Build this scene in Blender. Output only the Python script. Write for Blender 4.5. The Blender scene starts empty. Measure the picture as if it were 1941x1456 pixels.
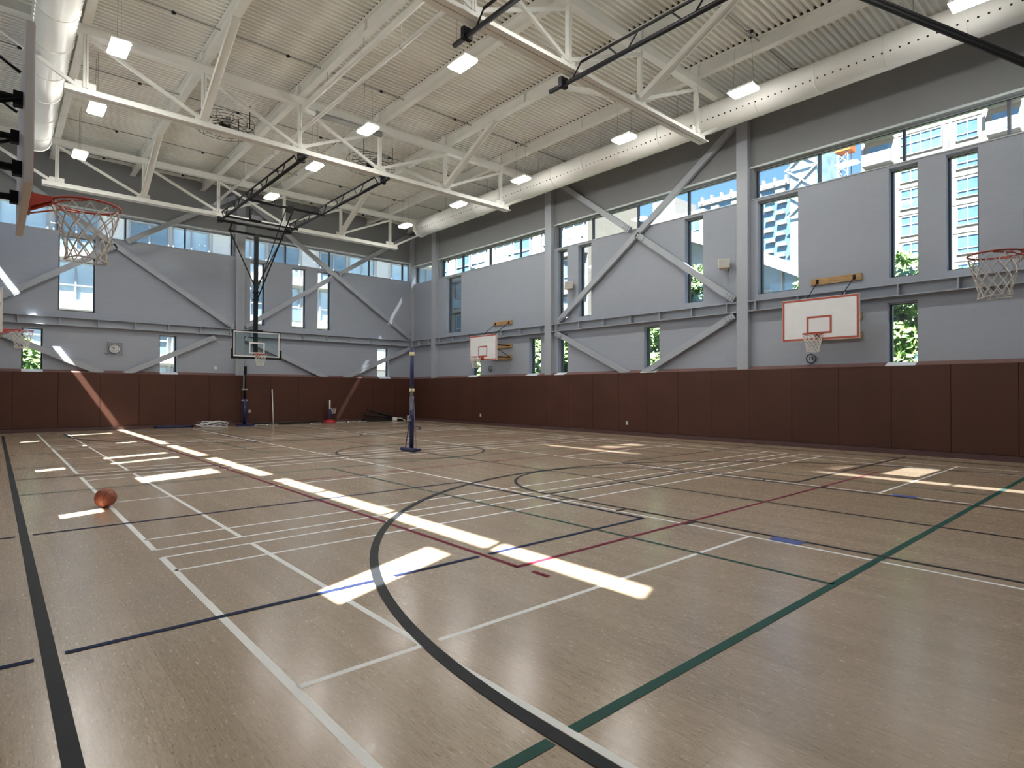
import bpy, bmesh, math, random
from mathutils import Matrix, Vector
random.seed(7)
PI = math.pi
SC = bpy.context.scene
COL = SC.collection

# ------------------------------------------------------------------ camera
def cam_axes(yaw, pitch, roll):
    f = Vector((math.sin(yaw)*math.cos(pitch), math.cos(yaw)*math.cos(pitch), math.sin(pitch)))
    r = Vector((math.cos(yaw), -math.sin(yaw), 0)); d = f.cross(r)
    c, s = math.cos(roll), math.sin(roll)
    return c*r+s*d, -s*r+c*d, f
cr, cd, cf = cam_axes(0.723839, 0.013105, -0.002894)
cam = bpy.data.cameras.new('camera'); camo = bpy.data.objects.new('camera', cam); COL.objects.link(camo)
cam.sensor_width = 36.0; cam.lens = 36.0*1113.19/1941.0; cam.clip_end = 2000; cam.clip_start = 0.05
camo.matrix_world = Matrix(((cr.x, -cd.x, -cf.x, 0), (cr.y, -cd.y, -cf.y, 0), (cr.z, -cd.z, -cf.z, 1.478), (0, 0, 0, 1)))
SC.camera = camo

# ------------------------------------------------------------------ light
SUN_T = Vector((0.626, 0.25, -1.0)).normalized()          # the way sunlight travels
SKY_STRENGTH = 0.23; SUN_STRENGTH = 42.0; LAMP_STRENGTH = 80.0; EXPOSURE = 0.5
w = bpy.data.worlds.new('sky'); SC.world = w; w.use_nodes = True
nt = w.node_tree; bg = nt.nodes['Background']
sky = nt.nodes.new('ShaderNodeTexSky'); sky.sky_type = 'NISHITA'; sky.sun_disc = False
sky.sun_elevation = math.asin(-SUN_T.z); sky.sun_rotation = math.atan2(-SUN_T.x, -SUN_T.y)
sky.air_density = 1.0; sky.dust_density = 0.2; sky.ozone_density = 2.0
hs = nt.nodes.new('ShaderNodeHueSaturation'); hs.inputs['Saturation'].default_value = 1.15
nt.links.new(sky.outputs[0], hs.inputs['Color']); nt.links.new(hs.outputs[0], bg.inputs[0]); bg.inputs[1].default_value = SKY_STRENGTH
sl = bpy.data.lights.new('sun', 'SUN'); sl.energy = SUN_STRENGTH; sl.angle = 0.0093; sl.color = (1, 0.94, 0.82)
so = bpy.data.objects.new('sun', sl); COL.objects.link(so)
so.rotation_euler = SUN_T.to_track_quat('-Z', 'Y').to_euler()
# glints of the sun thrown back by the glass towers beyond the right-hand wall
def glint(target, size, power, way):
    d = Vector(way).normalized(); L = 70.0
    l = bpy.data.lights.new('tower_glass_glint', 'SPOT'); l.energy = power; l.shadow_soft_size = 0.3
    l.spot_size = 2*math.atan(size/L); l.spot_blend = 0.15; l.color = (1, 0.95, 0.86)
    o = bpy.data.objects.new('tower_glass_glint', l); COL.objects.link(o)
    o.location = Vector(target)-d*L; o.rotation_euler = d.to_track_quat('-Z', 'Y').to_euler()
glint((16.7, 25.6, 7.5), 1.3, 550000, (-0.60, 0.24, -1.0))
glint((16.7, 2.5, 6.9), 1.75, 1000000, (-0.68, 0.0, -1.0))
glint((16.7, 10.2, 6.9), 1.5, 900000, (-0.68, 0.0, -1.0))
vs = SC.view_settings
vs.view_transform = 'Standard'; vs.look = 'None'; vs.exposure = EXPOSURE; vs.gamma = 1.0; vs.use_curve_mapping = False
SC.cycles.max_bounces = 10; SC.cycles.diffuse_bounces = 6; SC.cycles.transparent_max_bounces = 24
SC.cycles.glossy_bounces = 4; SC.cycles.sample_clamp_indirect = 6.0; SC.cycles.caustics_reflective = False

# ------------------------------------------------------------------ materials
def mat(name, color, rough=0.6, metal=0.0, spec=0.5):
    m = bpy.data.materials.new(name); m.use_nodes = True
    b = m.node_tree.nodes['Principled BSDF']
    b.inputs['Base Color'].default_value = (*color, 1); b.inputs['Roughness'].default_value = rough
    b.inputs['Metallic'].default_value = metal; b.inputs['Specular IOR Level'].default_value = spec
    return m
def N(m, t, **kw):
    n = m.node_tree.nodes.new(t)
    for k, v in kw.items(): setattr(n, k, v)
    return n
def L(m, a, b): m.node_tree.links.new(a, b)
def bsdf(m): return m.node_tree.nodes['Principled BSDF']
def noisy(name, color, rough=0.6, amount=0.12, scale=3.0, bump=0.0, bscale=60, metal=0, stretch=(1, 1, 1), spec=0.5):
    """a colour with a little cloudy wear, and fine relief"""
    m = mat(name, color, rough, metal, spec); b = bsdf(m)
    tc = N(m, 'ShaderNodeTexCoord'); mp = N(m, 'ShaderNodeMapping'); mp.inputs['Scale'].default_value = stretch
    L(m, tc.outputs['Object'], mp.inputs[0])
    n = N(m, 'ShaderNodeTexNoise'); n.inputs['Scale'].default_value = scale; n.inputs['Detail'].default_value = 5
    L(m, mp.outputs[0], n.inputs['Vector'])
    r = N(m, 'ShaderNodeValToRGB')
    r.color_ramp.elements[0].position = 0.3; r.color_ramp.elements[1].position = 0.7
    r.color_ramp.elements[0].color = (*[c*(1-amount) for c in color], 1)
    r.color_ramp.elements[1].color = (*[min(1, c*(1+amount)) for c in color], 1)
    L(m, n.outputs['Fac'], r.inputs[0]); L(m, r.outputs[0], b.inputs['Base Color'])
    if bump:
        n2 = N(m, 'ShaderNodeTexNoise'); n2.inputs['Scale'].default_value = bscale; L(m, tc.outputs['Object'], n2.inputs['Vector'])
        bp = N(m, 'ShaderNodeBump'); bp.inputs['Strength'].default_value = bump; bp.inputs['Distance'].default_value = 0.01
        L(m, n2.outputs['Fac'], bp.inputs['Height']); L(m, bp.outputs[0], b.inputs['Normal'])
    return m
def floor_material():
    m = mat('wood_look_vinyl', (0.3, 0.23, 0.17), 0.3, 0, 0.6); b = bsdf(m)
    tc = N(m, 'ShaderNodeTexCoord')
    mp = N(m, 'ShaderNodeMapping'); mp.inputs['Rotation'].default_value = (0, 0, PI/2); L(m, tc.outputs['Object'], mp.inputs[0])
    br = N(m, 'ShaderNodeTexBrick'); L(m, mp.outputs[0], br.inputs['Vector'])
    br.inputs['Color1'].default_value = (0.415, 0.318, 0.228, 1); br.inputs['Color2'].default_value = (0.365, 0.275, 0.192, 1)
    br.inputs['Mortar'].default_value = (0.315, 0.235, 0.163, 1); br.inputs['Scale'].default_value = 1.0
    br.inputs['Brick Width'].default_value = 1.25; br.inputs['Row Height'].default_value = 0.14
    br.inputs['Mortar Size'].default_value = 0.0015; br.inputs['Bias'].default_value = 0.0; br.offset = 0.37
    mp2 = N(m, 'ShaderNodeMapping'); mp2.inputs['Scale'].default_value = (22, 2.2, 1); L(m, tc.outputs['Object'], mp2.inputs[0])
    n = N(m, 'ShaderNodeTexNoise'); n.inputs['Scale'].default_value = 2.2; n.inputs['Detail'].default_value = 8; n.inputs['Distortion'].default_value = 1.6
    L(m, mp2.outputs[0], n.inputs['Vector'])
    r = N(m, 'ShaderNodeValToRGB'); r.color_ramp.elements[0].position = 0.3; r.color_ramp.elements[1].position = 0.62
    r.color_ramp.elements[0].color = (0.62, 0.6, 0.58, 1); r.color_ramp.elements[1].color = (1.06, 1.06, 1.06, 1)
    L(m, n.outputs['Fac'], r.inputs[0])
    mx = N(m, 'ShaderNodeMixRGB', blend_type='MULTIPLY'); mx.inputs[0].default_value = 0.42
    L(m, br.outputs['Color'], mx.inputs[1]); L(m, r.outputs[0], mx.inputs[2])
    n3 = N(m, 'ShaderNodeTexNoise'); n3.inputs['Scale'].default_value = 0.5; n3.inputs['Detail'].default_value = 3; L(m, tc.outputs['Object'], n3.inputs['Vector'])
    r3 = N(m, 'ShaderNodeValToRGB'); r3.color_ramp.elements[0].color = (0.86, 0.86, 0.87, 1); r3.color_ramp.elements[1].color = (1.12, 1.1, 1.08, 1)
    L(m, n3.outputs['Fac'], r3.inputs[0])
    mx2 = N(m, 'ShaderNodeMixRGB', blend_type='MULTIPLY'); mx2.inputs[0].default_value = 1.0
    L(m, mx.outputs[0], mx2.inputs[1]); L(m, r3.outputs[0], mx2.inputs[2]); L(m, mx2.outputs[0], b.inputs['Base Color'])
    # short dark flecks of the printed grain
    n4 = N(m, 'ShaderNodeTexNoise'); n4.inputs['Scale'].default_value = 19; n4.inputs['Detail'].default_value = 6; n4.inputs['Distortion'].default_value = 0.7
    mp4 = N(m, 'ShaderNodeMapping'); mp4.inputs['Scale'].default_value = (6, 1.2, 1); L(m, tc.outputs['Object'], mp4.inputs[0]); L(m, mp4.outputs[0], n4.inputs['Vector'])
    fk = N(m, 'ShaderNodeValToRGB'); fk.color_ramp.elements[0].position = 0.33; fk.color_ramp.elements[1].position = 0.40
    fk.color_ramp.elements[0].color = (0.55, 0.5, 0.46, 1); fk.color_ramp.elements[1].color = (1, 1, 1, 1); L(m, n4.outputs['Fac'], fk.inputs[0])
    mx3 = N(m, 'ShaderNodeMixRGB', blend_type='MULTIPLY'); mx3.inputs[0].default_value = 0.6; L(m, mx2.outputs[0], mx3.inputs[1]); L(m, fk.outputs[0], mx3.inputs[2]); L(m, mx3.outputs[0], b.inputs['Base Color'])
    rr = N(m, 'ShaderNodeMapRange'); rr.inputs[1].default_value = 0.3; rr.inputs[2].default_value = 0.7; rr.inputs[3].default_value = 0.17; rr.inputs[4].default_value = 0.29
    L(m, n4.outputs['Fac'], rr.inputs[0]); L(m, rr.outputs[0], b.inputs['Roughness'])
    bp = N(m, 'ShaderNodeBump'); bp.inputs['Strength'].default_value = 0.10; bp.inputs['Distance'].default_value = 0.002
    L(m, n4.outputs['Fac'], bp.inputs['Height']); L(m, bp.outputs[0], b.inputs['Normal'])
    return m
def block_material(name, color, axis):
    """painted block wall: faint coursing in the paint"""
    m = mat(name, color, 0.75); b = bsdf(m)
    tc = N(m, 'ShaderNodeTexCoord'); mp = N(m, 'ShaderNodeMapping')
    mp.inputs['Rotation'].default_value = (PI/2, 0, 0) if axis == 'X' else (PI/2, 0, PI/2)
    sx = N(m, 'ShaderNodeSeparateXYZ'); cx = N(m, 'ShaderNodeCombineXYZ'); L(m, tc.outputs['Object'], sx.inputs[0])
    L(m, sx.outputs[0 if axis == 'X' else 1], cx.inputs[0]); L(m, sx.outputs[2], cx.inputs[1])
    br = N(m, 'ShaderNodeTexBrick'); L(m, cx.outputs[0], br.inputs['Vector'])
    br.inputs['Scale'].default_value = 1; br.inputs['Brick Width'].default_value = 0.4; br.inputs['Row Height'].default_value = 0.2; br.inputs['Mortar Size'].default_value = 0.006
    br.inputs['Color1'].default_value = (*color, 1); br.inputs['Color2'].default_value = (*[c*0.975 for c in color], 1); br.inputs['Mortar'].default_value = (*[c*0.94 for c in color], 1)
    L(m, br.outputs['Color'], b.inputs['Base Color'])
    bp = N(m, 'ShaderNodeBump'); bp.inputs['Strength'].default_value = 0.25; bp.inputs['Distance'].default_value = 0.004; bp.invert = True
    L(m, br.outputs['Fac'], bp.inputs['Height']); L(m, bp.outputs[0], b.inputs['Normal'])
    return m
def glass_material(name, tint, refl=1.0):
    m = bpy.data.materials.new(name); m.use_nodes = True; nt = m.node_tree; nt.nodes.clear()
    o = nt.nodes.new('ShaderNodeOutputMaterial'); t = nt.nodes.new('ShaderNodeBsdfTransparent'); g = nt.nodes.new('ShaderNodeBsdfGlossy')
    t.inputs[0].default_value = (*tint, 1); g.inputs['Roughness'].default_value = 0.02; g.inputs[0].default_value = (refl, refl, refl, 1)
    lw = nt.nodes.new('ShaderNodeLayerWeight'); lw.inputs[0].default_value = 0.5
    pw = nt.nodes.new('ShaderNodeMath'); pw.operation = 'POWER'; pw.inputs[1].default_value = 5.0
    ma = nt.nodes.new('ShaderNodeMath'); ma.operation = 'MULTIPLY_ADD'; ma.inputs[1].default_value = 0.6; ma.inputs[2].default_value = 0.035; x = nt.nodes.new('ShaderNodeMixShader')
    nt.links.new(lw.outputs['Facing'], pw.inputs[0]); nt.links.new(pw.outputs[0], ma.inputs[0]); nt.links.new(ma.outputs[0], x.inputs[0])
    nt.links.new(t.outputs[0], x.inputs[1]); nt.links.new(g.outputs[0], x.inputs[2]); nt.links.new(x.outputs[0], o.inputs[0])
    return m
def emit(name, color, s):
    m = bpy.data.materials.new(name); m.use_nodes = True; b = bsdf(m)
    b.inputs['Emission Color'].default_value = (*color, 1); b.inputs['Emission Strength'].default_value = s; b.inputs['Base Color'].default_value = (0.9, 0.9, 0.9, 1)
    return m
def wood_material():
    return noisy('varnished_board', (0.42, 0.25, 0.10), 0.5, 0.25, 5, stretch=(1, 1, 8))

M = dict(
    floor=floor_material(),
    block_x=block_material('grey_painted_block_along_x', (0.345, 0.372, 0.43), 'X'),
    block_y=block_material('grey_painted_block_along_y', (0.345, 0.372, 0.43), 'Y'),
    board=noisy('grey_plaster_board', (0.245, 0.25, 0.262), 0.8, 0.03, 1.5),
    steel=noisy('grey_painted_steel', (0.38, 0.405, 0.45), 0.45, 0.04, 2),
    white_steel=noisy('white_painted_steel', (0.76, 0.755, 0.715), 0.5, 0.05, 1.5),
    deck=noisy('white_roof_deck', (0.84, 0.835, 0.78), 0.6, 0.06, 0.6),
    duct=noisy('white_duct_paint', (0.86, 0.85, 0.81), 0.42, 0.04, 0.8),
    pad=noisy('brown_wall_pad_vinyl', (0.074, 0.027, 0.017), 0.55, 0.10, 0.9, 0.12, 220, spec=0.35),
    padcap=noisy('dull_brown_capping', (0.17, 0.09, 0.08), 0.7, 0.08, 2),
    base=noisy('dark_brown_base', (0.085, 0.042, 0.040), 0.6, 0.15, 3),
    black=mat('black_steel', (0.010, 0.010, 0.012), 0.5, 0, 0.2), dark=mat('dark_window_frame', (0.03, 0.035, 0.045), 0.4),
    alu=mat('pale_window_frame', (0.62, 0.66, 0.70), 0.4), glass=glass_material('window_glass', (0.88, 0.92, 0.95)),
    bglass=glass_material('backboard_glass', (0.86, 0.93, 0.93)),
    line_white=noisy('white_line_paint', (0.78, 0.78, 0.76), 0.4, 0.06, 3), line_black=noisy('black_line_paint', (0.016, 0.018, 0.022), 0.6, 0.15, 4, spec=0.18),
    line_navy=noisy('navy_line_paint', (0.014, 0.022, 0.065), 0.7, 0.2, 5, spec=0.1), line_green=noisy('green_line_paint', (0.008, 0.070, 0.055), 0.5, 0.12, 4, spec=0.15),
    line_maroon=noisy('maroon_line_paint', (0.17, 0.022, 0.045), 0.7, 0.1, 4, spec=0.1), line_blue=noisy('blue_block_paint', (0.045, 0.07, 0.30), 0.35, 0.1, 4),
    boardwhite=noisy('white_backboard', (0.80, 0.80, 0.81), 0.35, 0.03, 3), red=mat('red_brown_line', (0.42, 0.085, 0.05), 0.45),
    rim=mat('orange_red_rim', (0.42, 0.06, 0.035), 0.4), cord=noisy('white_net_cord', (0.72, 0.70, 0.66), 0.8, 0.1, 20), wood=wood_material(),
    edge=noisy('grey_board_edge', (0.62, 0.58, 0.55), 0.6, 0.06, 3),
    ballmat=noisy('basketball_leather', (0.31, 0.085, 0.042), 0.5, 0.12, 8, 0.4, 400), seam=mat('black_seam', (0.015, 0.012, 0.012), 0.6),
    navy=mat('navy_post_paint', (0.018, 0.025, 0.11), 0.35), silver=mat('silver_post', (0.6, 0.6, 0.6), 0.3, 0.8), yellow=mat('cream_collar', (0.78, 0.70, 0.38), 0.5),
    plastic=mat('white_plastic', (0.85, 0.85, 0.85), 0.4), redplastic=mat('red_plastic', (0.5, 0.03, 0.03), 0.4), blueplastic=mat('blue_plastic', (0.03, 0.05, 0.2), 0.4),
    beige=mat('beige_speaker_case', (0.66, 0.60, 0.48), 0.5), clockface=mat('clock_face', (0.85, 0.85, 0.85), 0.5), wire=mat('dull_wire', (0.25, 0.25, 0.26), 0.4, 0.5),
    galv=mat('grey_pipe', (0.32, 0.32, 0.31), 0.5), flute_shade=mat('dark_flute_shade', (0.03, 0.03, 0.03), 0.9), hole=mat('black_hole', (0.01, 0.01, 0.01), 0.9), lamp=emit('lamp_lens', (1, 0.985, 0.92), LAMP_STRENGTH),
    tape=mat('tape_scrap', (0.62, 0.60, 0.56), 0.7), sill=mat('white_sill', (0.75, 0.77, 0.80), 0.5),
    concrete=noisy('pale_concrete', (0.42, 0.40, 0.37), 0.8, 0.06, 0.4), cream=noisy('cream_cladding', (0.165, 0.157, 0.135), 0.8, 0.05, 0.5),
    towerwhite=noisy('white_cladding', (0.205, 0.203, 0.197), 0.7, 0.04, 0.5), outglass=noisy('blue_tower_glass', (0.075, 0.145, 0.215), 0.12, 0.35, 0.35, spec=0.9),
    paleglass=noisy('pale_blue_glass', (0.19, 0.275, 0.33), 0.15, 0.3, 0.3, spec=0.9), outframe=mat('white_outside_frame', (0.30, 0.31, 0.32), 0.6), mistglass=noisy('misty_blue_glass', (0.42, 0.54, 0.60), 0.2, 0.25, 0.3, spec=0.9), warmwhite=noisy('off_white_cladding', (0.60, 0.59, 0.56), 0.8, 0.04, 0.5),
    leaf=noisy('leaf_green', (0.17, 0.29, 0.085), 0.6, 0.4, 4), trunk=mat('bark', (0.08, 0.055, 0.04), 0.9), ground=noisy('outside_paving', (0.13, 0.13, 0.12), 0.9, 0.15, 0.3),
    orange=mat('orange_crane_paint', (0.42, 0.10, 0.012), 0.6), cranewhite=mat('white_crane_paint', (0.30, 0.31, 0.33), 0.6), pinkroof=noisy('pale_pink_roof', (0.30, 0.25, 0.22), 0.7, 0.05, 0.3),
)

# ------------------------------------------------------------------ mesh helpers
ORIGIN = {}
class MB:
    def __init__(s, T=None): s.v = []; s.f = []; s.T = T; s.sm = False
    def add(s, vs, fs):
        b = len(s.v)
        s.v += [tuple(s.T @ Vector(p)) if s.T else tuple(p) for p in vs]
        s.f += [tuple(b+i for i in f) for f in fs]; return s
    def box(s, x0, x1, y0, y1, z0, z1):
        return s.add([(x0, y0, z0), (x1, y0, z0), (x1, y1, z0), (x0, y1, z0), (x0, y0, z1), (x1, y0, z1), (x1, y1, z1), (x0, y1, z1)],
                     [(3, 2, 1, 0), (4, 5, 6, 7), (0, 1, 5, 4), (1, 2, 6, 5), (2, 3, 7, 6), (3, 0, 4, 7)])
    def hexa(s, a, b):       # two quads of 4 points joined
        return s.add(list(a)+list(b), [(3, 2, 1, 0), (4, 5, 6, 7), (0, 1, 5, 4), (1, 2, 6, 5), (2, 3, 7, 6), (3, 0, 4, 7)])
    def bar(s, p, q, w, h, up=(0, 0, 1)):
        """rectangular bar from p to q: w across, h along up"""
        p, q = Vector(p), Vector(q); d = (q-p).normalized(); u = Vector(up); u = (u-d*u.dot(d)).normalized(); r = d.cross(u)
        o = [(-r*w/2-u*h/2), (r*w/2-u*h/2), (r*w/2+u*h/2), (-r*w/2+u*h/2)]
        return s.hexa([p+k for k in o], [q+k for k in o])
    def tube(s, p, q, r, n=10, r2=None):
        p, q = Vector(p), Vector(q); d = (q-p).normalized(); a = d.orthogonal().normalized(); b = d.cross(a); r2 = r if r2 is None else r2
        c = [(math.cos(2*PI*k/n), math.sin(2*PI*k/n)) for k in range(n)]
        vs = [p+(a*x+b*y)*r for x, y in c]+[q+(a*x+b*y)*r2 for x, y in c]
        return s.add(vs, [(k, (k+1) % n, n+(k+1) % n, n+k) for k in range(n)]+[tuple(range(n))[::-1], tuple(range(n, 2*n))])
    def path(s, pts, r, n=6, closed=False):
        pts = [Vector(p) for p in pts]; k = len(pts); vs = []; fs = []
        prev = None
        for i, p in enumerate(pts):
            a = pts[(i-1) % k] if (closed or i > 0) else p; c = pts[(i+1) % k] if (closed or i < k-1) else p
            d = (c-a).normalized()
            u = d.orthogonal().normalized() if prev is None else (prev-d*prev.dot(d)).normalized()
            prev = u; v = d.cross(u)
            vs += [p+(u*math.cos(2*PI*j/n)+v*math.sin(2*PI*j/n))*r for j in range(n)]
        for i in range(k if closed else k-1):
            for j in range(n):
                a, b = i*n+j, i*n+(j+1) % n; c, d = ((i+1) % k)*n+(j+1) % n, ((i+1) % k)*n+j
                fs.append((a, b, c, d))
        if not closed: fs += [tuple(range(n))[::-1], tuple(range((k-1)*n, k*n))]
        return s.add(vs, fs)
    def ring(s, c, R, r, n=28, m=6, axis='Z'):
        c = Vector(c)
        def P(t): 
            x, y = R*math.cos(t), R*math.sin(t)
            return c+(Vector((x, y, 0)) if axis == 'Z' else Vector((0, x, y)) if axis == 'X' else Vector((x, 0, y)))
        return s.path([P(2*PI*i/n) for i in range(n)], r, m, True)
    def disc(s, c, r, nrm, n=10):
        c = Vector(c); d = Vector(nrm).normalized(); a = d.orthogonal().normalized(); b = d.cross(a)
        return s.add([c+(a*math.cos(2*PI*k/n)+b*math.sin(2*PI*k/n))*r for k in range(n)], [tuple(range(n))])
    def lathe(s, prof, c=(0, 0, 0), n=16):
        vs = []; k = len(prof)
        for i in range(n):
            t = 2*PI*i/n; vs += [(c[0]+r*math.cos(t), c[1]+r*math.sin(t), c[2]+z) for r, z in prof]
        fs = [(i*k+j, ((i+1) % n)*k+j, ((i+1) % n)*k+j+1, i*k+j+1) for i in range(n) for j in range(k-1)]
        return s.add(vs, fs)
    def pad(s, u0, u1, z0, z1, d0, d1, bev, P):
        """cushion panel: P(u, z, d) gives the point; d0 back, d1 front"""
        back = [P(u, z, d0) for u, z in ((u0, z0), (u1, z0), (u1, z1), (u0, z1))]
        side = [P(u, z, d1-(d1-d0)*0.3) for u, z in ((u0, z0), (u1, z0), (u1, z1), (u0, z1))]
        fr = [P(u, z, d1) for u, z in ((u0+bev, z0+bev), (u1-bev, z0+bev), (u1-bev, z1-bev), (u0+bev, z1-bev))]
        fs = [(3, 2, 1, 0), (8, 9, 10, 11)]
        for i in range(4):
            j = (i+1) % 4; fs += [(i, j, 4+j, 4+i), (4+i, 4+j, 8+j, 8+i)]
        return s.add(back+side+fr, fs)
    def build(s, name, m, parent=None, smooth=False):
        o0 = Vector(ORIGIN.get(parent.name, (0, 0, 0))) if parent else Vector((0, 0, 0))
        me = bpy.data.meshes.new(name); me.from_pydata([tuple(Vector(p)-o0) for p in s.v], [], s.f)
        me.materials.append(M[m] if isinstance(m, str) else m)
        bm = bmesh.new(); bm.from_mesh(me); bmesh.ops.recalc_face_normals(bm, faces=bm.faces); bm.to_mesh(me); bm.free()
        if smooth:
            for p in me.polygons: p.use_smooth = len(p.vertices) == 4
        me.update()
        o = bpy.data.objects.new(name, me); COL.objects.link(o)
        if parent: o.parent = parent; ORIGIN[o.name] = tuple(o0)
        return o
def tag(o, label, cat, group=None):
    o['label'] = label; o['category'] = cat
    if group: o['group'] = group
    return o
def thing(name, label, cat, loc=(0, 0, 0), group=None):
    o = bpy.data.objects.new(name, None); o.empty_display_size = 0.1; COL.objects.link(o); o.location = loc; ORIGIN[o.name] = tuple(loc)
    return tag(o, label, cat, group)
def struct(o): o['kind'] = 'structure'; return o
def inst(src, name, parent, off):
    """another object on the same mesh, moved by off from the source"""
    o = bpy.data.objects.new(name, src.data); COL.objects.link(o); o.parent = parent
    g = lambda p: Vector(ORIGIN.get(p.name, (0, 0, 0)))
    o.location = Vector(src.location)+Vector(off)+g(src.parent)-g(parent); ORIGIN[o.name] = tuple(g(parent)+o.location); return o
ORD = ['first', 'second', 'third', 'fourth', 'fifth', 'sixth', 'seventh', 'eighth', 'ninth', 'tenth']

# ------------------------------------------------------------------ the hall: sizes
PX, WX, GX, OX = 16.38, 16.60, 16.85, 16.91       # right wall: pad face, wall face, glass, outside
PXL, WXL, GXL, OXL = -0.74, -0.96, -1.21, -1.27   # left wall
PY, WY, GY, OY = 26.55, 26.77, 27.02, 27.08       # far wall
NYP, NY, ONY = -1.36, -1.50, -1.90                # wall behind the camera
DECK = 10.15; PADTOP = 2.13
COLS_Y = [0.36, 8.40, 16.44, 24.50]

# floor
fl = struct(MB().box(-1.27, 16.91, -1.9, 27.08, -0.2, 0.0).build('floor', 'floor'))
K = 0.972
_z = [0.0006]
def strip(a, b, wd, m, layer):
    z = 0.0006+layer*0.0006
    a, b = Vector((a[0]*K, a[1]*K, 0)), Vector((b[0]*K, b[1]*K, 0)); d = (b-a).normalized(); r = Vector((-d.y, d.x, 0))*wd/2
    z0 = 0.0001
    mb = MB(); mb.add([(p.x, p.y, z) for p in (a-r, b-r, b+r, a+r)], [(0, 1, 2, 3)])
    return mb.build('court_line', m, fl)
def arc(c, r, t0, t1, wd, m, layer, n=64):
    z = 0.0006+layer*0.0006; mb = MB(); vs = []
    for i in range(n+1):
        t = t0+(t1-t0)*i/n
        for rr in (r*K-wd/2, r*K+wd/2): vs.append((c[0]*K+rr*math.cos(t), c[1]*K+rr*math.sin(t), z))
    mb.add(vs, [(2*i, 2*i+1, 2*i+3, 2*i+2) for i in range(n)])
    return mb.build('court_line', m, fl)
CX, CY = 8.05, 12.98
def mirror_y(y): return 2*CY-y
# white badminton courts, four side by side
for ci, c in enumerate((3.0, 9.59, 16.37, 22.96)):
    y0, y1 = c-3.13, c+3.13
    for y in (y0, y1, c-2.62, c+2.62):
        if y > -1.2: strip((1.17, y), (14.93, y), 0.042, 'line_white', 0)
    for x in (1.17, 14.93): strip((x, max(y0, -1.2)), (x, y1), 0.05, 'line_white', 0)
    for x in (1.95, 14.15): strip((x, max(y0, -1.2)), (x, y1), 0.046, 'line_white', 1)
    for x in (6.0, 10.06): strip((x, max(y0, -1.2)), (x, y1), 0.042, 'line_white', 1)
    if ci == 0:
        strip((1.19, c), (1.93, c), 0.042, 'line_white', 0); strip((2.06, c), (6.0, c), 0.042, 'line_white', 0)
    else: strip((1.17, c), (6.0, c), 0.042, 'line_white', 0)
    strip((10.06, c), (14.93, c), 0.042, 'line_white', 0)
# maroon volleyball court along the hall
for x in (3.43, 12.67): strip((x, 3.80), (x, mirror_y(3.80)), 0.05, 'line_maroon', 2)
for y in (3.80, mirror_y(3.80), 9.89, mirror_y(9.89)): strip((3.405, y), (12.695, y), 0.05, 'line_maroon', 2)
strip((3.44, 3.62), (3.44, 3.43), 0.05, 'line_maroon', 2)
# green volleyball courts across the hall
for ya, yb in ((1.81, 11.07), (mirror_y(11.07), mirror_y(1.81))):
    if ya < 3: strip((0.3, ya), (1.83, ya), 0.062, 'line_green', 3); strip((1.97, ya), (15.8, ya), 0.062, 'line_green', 3)
    else: strip((0.3, ya), (15.8, ya), 0.05, 'line_green', 3)
    strip((0.3, yb), (15.8, yb), 0.045, 'line_green', 3)
    for x in (5.01, 11.12): strip((x, ya), (x, yb), 0.042, 'line_green', 3)
# navy keys of the two basketball courts across the hall
for cy in (6.12, mirror_y(6.12)):
    for sgn in (-1, 1):
        y = cy+1.85*sgn
        segs = ((-0.3, 0.19), (0.33, 2.36), (2.49, 3.37), (3.49, 5.90)) if (cy < 10 and sgn < 0) else ((-0.3, 0.19), (0.33, 5.90))
        for a, b in segs: strip((a, y), (b, y), 0.05, 'line_navy', 4)
        strip((10.19, y), (16.3, y), 0.05, 'line_black', 4)
    for x, m in ((5.88, 'line_navy'), (10.21, 'line_black')): strip((x, cy-1.85), (x, cy+1.85), 0.05, m, 4)
strip((CX, 0.25), (CX, mirror_y(0.25)), 0.045, 'line_black', 4)
# black full basketball court
for x in (0.26, 15.88): strip((x, 0.25), (x, mirror_y(0.25)), 0.070, 'line_black', 5)
for y in (0.25, mirror_y(0.25), CY): strip((0.26, y), (15.88, y), 0.05, 'line_black', 5)
arc((CX, CY), 1.85, 0, 2*PI, 0.05, 'line_black', 5)
for far in (0, 1):
    fy = (lambda y: mirror_y(y)) if far else (lambda y: y)
    s_ = -1 if far else 1
    for x in (6.20, 9.92): strip((x, fy(0.25)), (x, fy(6.20)), 0.045, 'line_black', 5)
    strip((6.20, fy(6.20)), (9.92, fy(6.20)), 0.045, 'line_black', 5)
    arc((CX, fy(6.20)), 1.86, 0, PI*s_, 0.05, 'line_black', 5)
    arc((CX, fy(1.93)), 6.17, 0, PI*s_, 0.075, 'line_black', 6, 96)
    for x in (1.88, 14.22): strip((x, fy(0.25)), (x, fy(1.93)), 0.075, 'line_black', 6)
    for y in (5.75, 4.75, 3.75):
        strip((5.97, fy(y)), (6.19, fy(y)), 0.045, 'line_black', 5); strip((9.93, fy(y)), (10.16, fy(y)), 0.045, 'line_black', 5)
    for x in (6.105, 10.04): strip((x, fy(2.50)), (x, fy(2.81)), 0.17, 'line_blue', 6)

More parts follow.
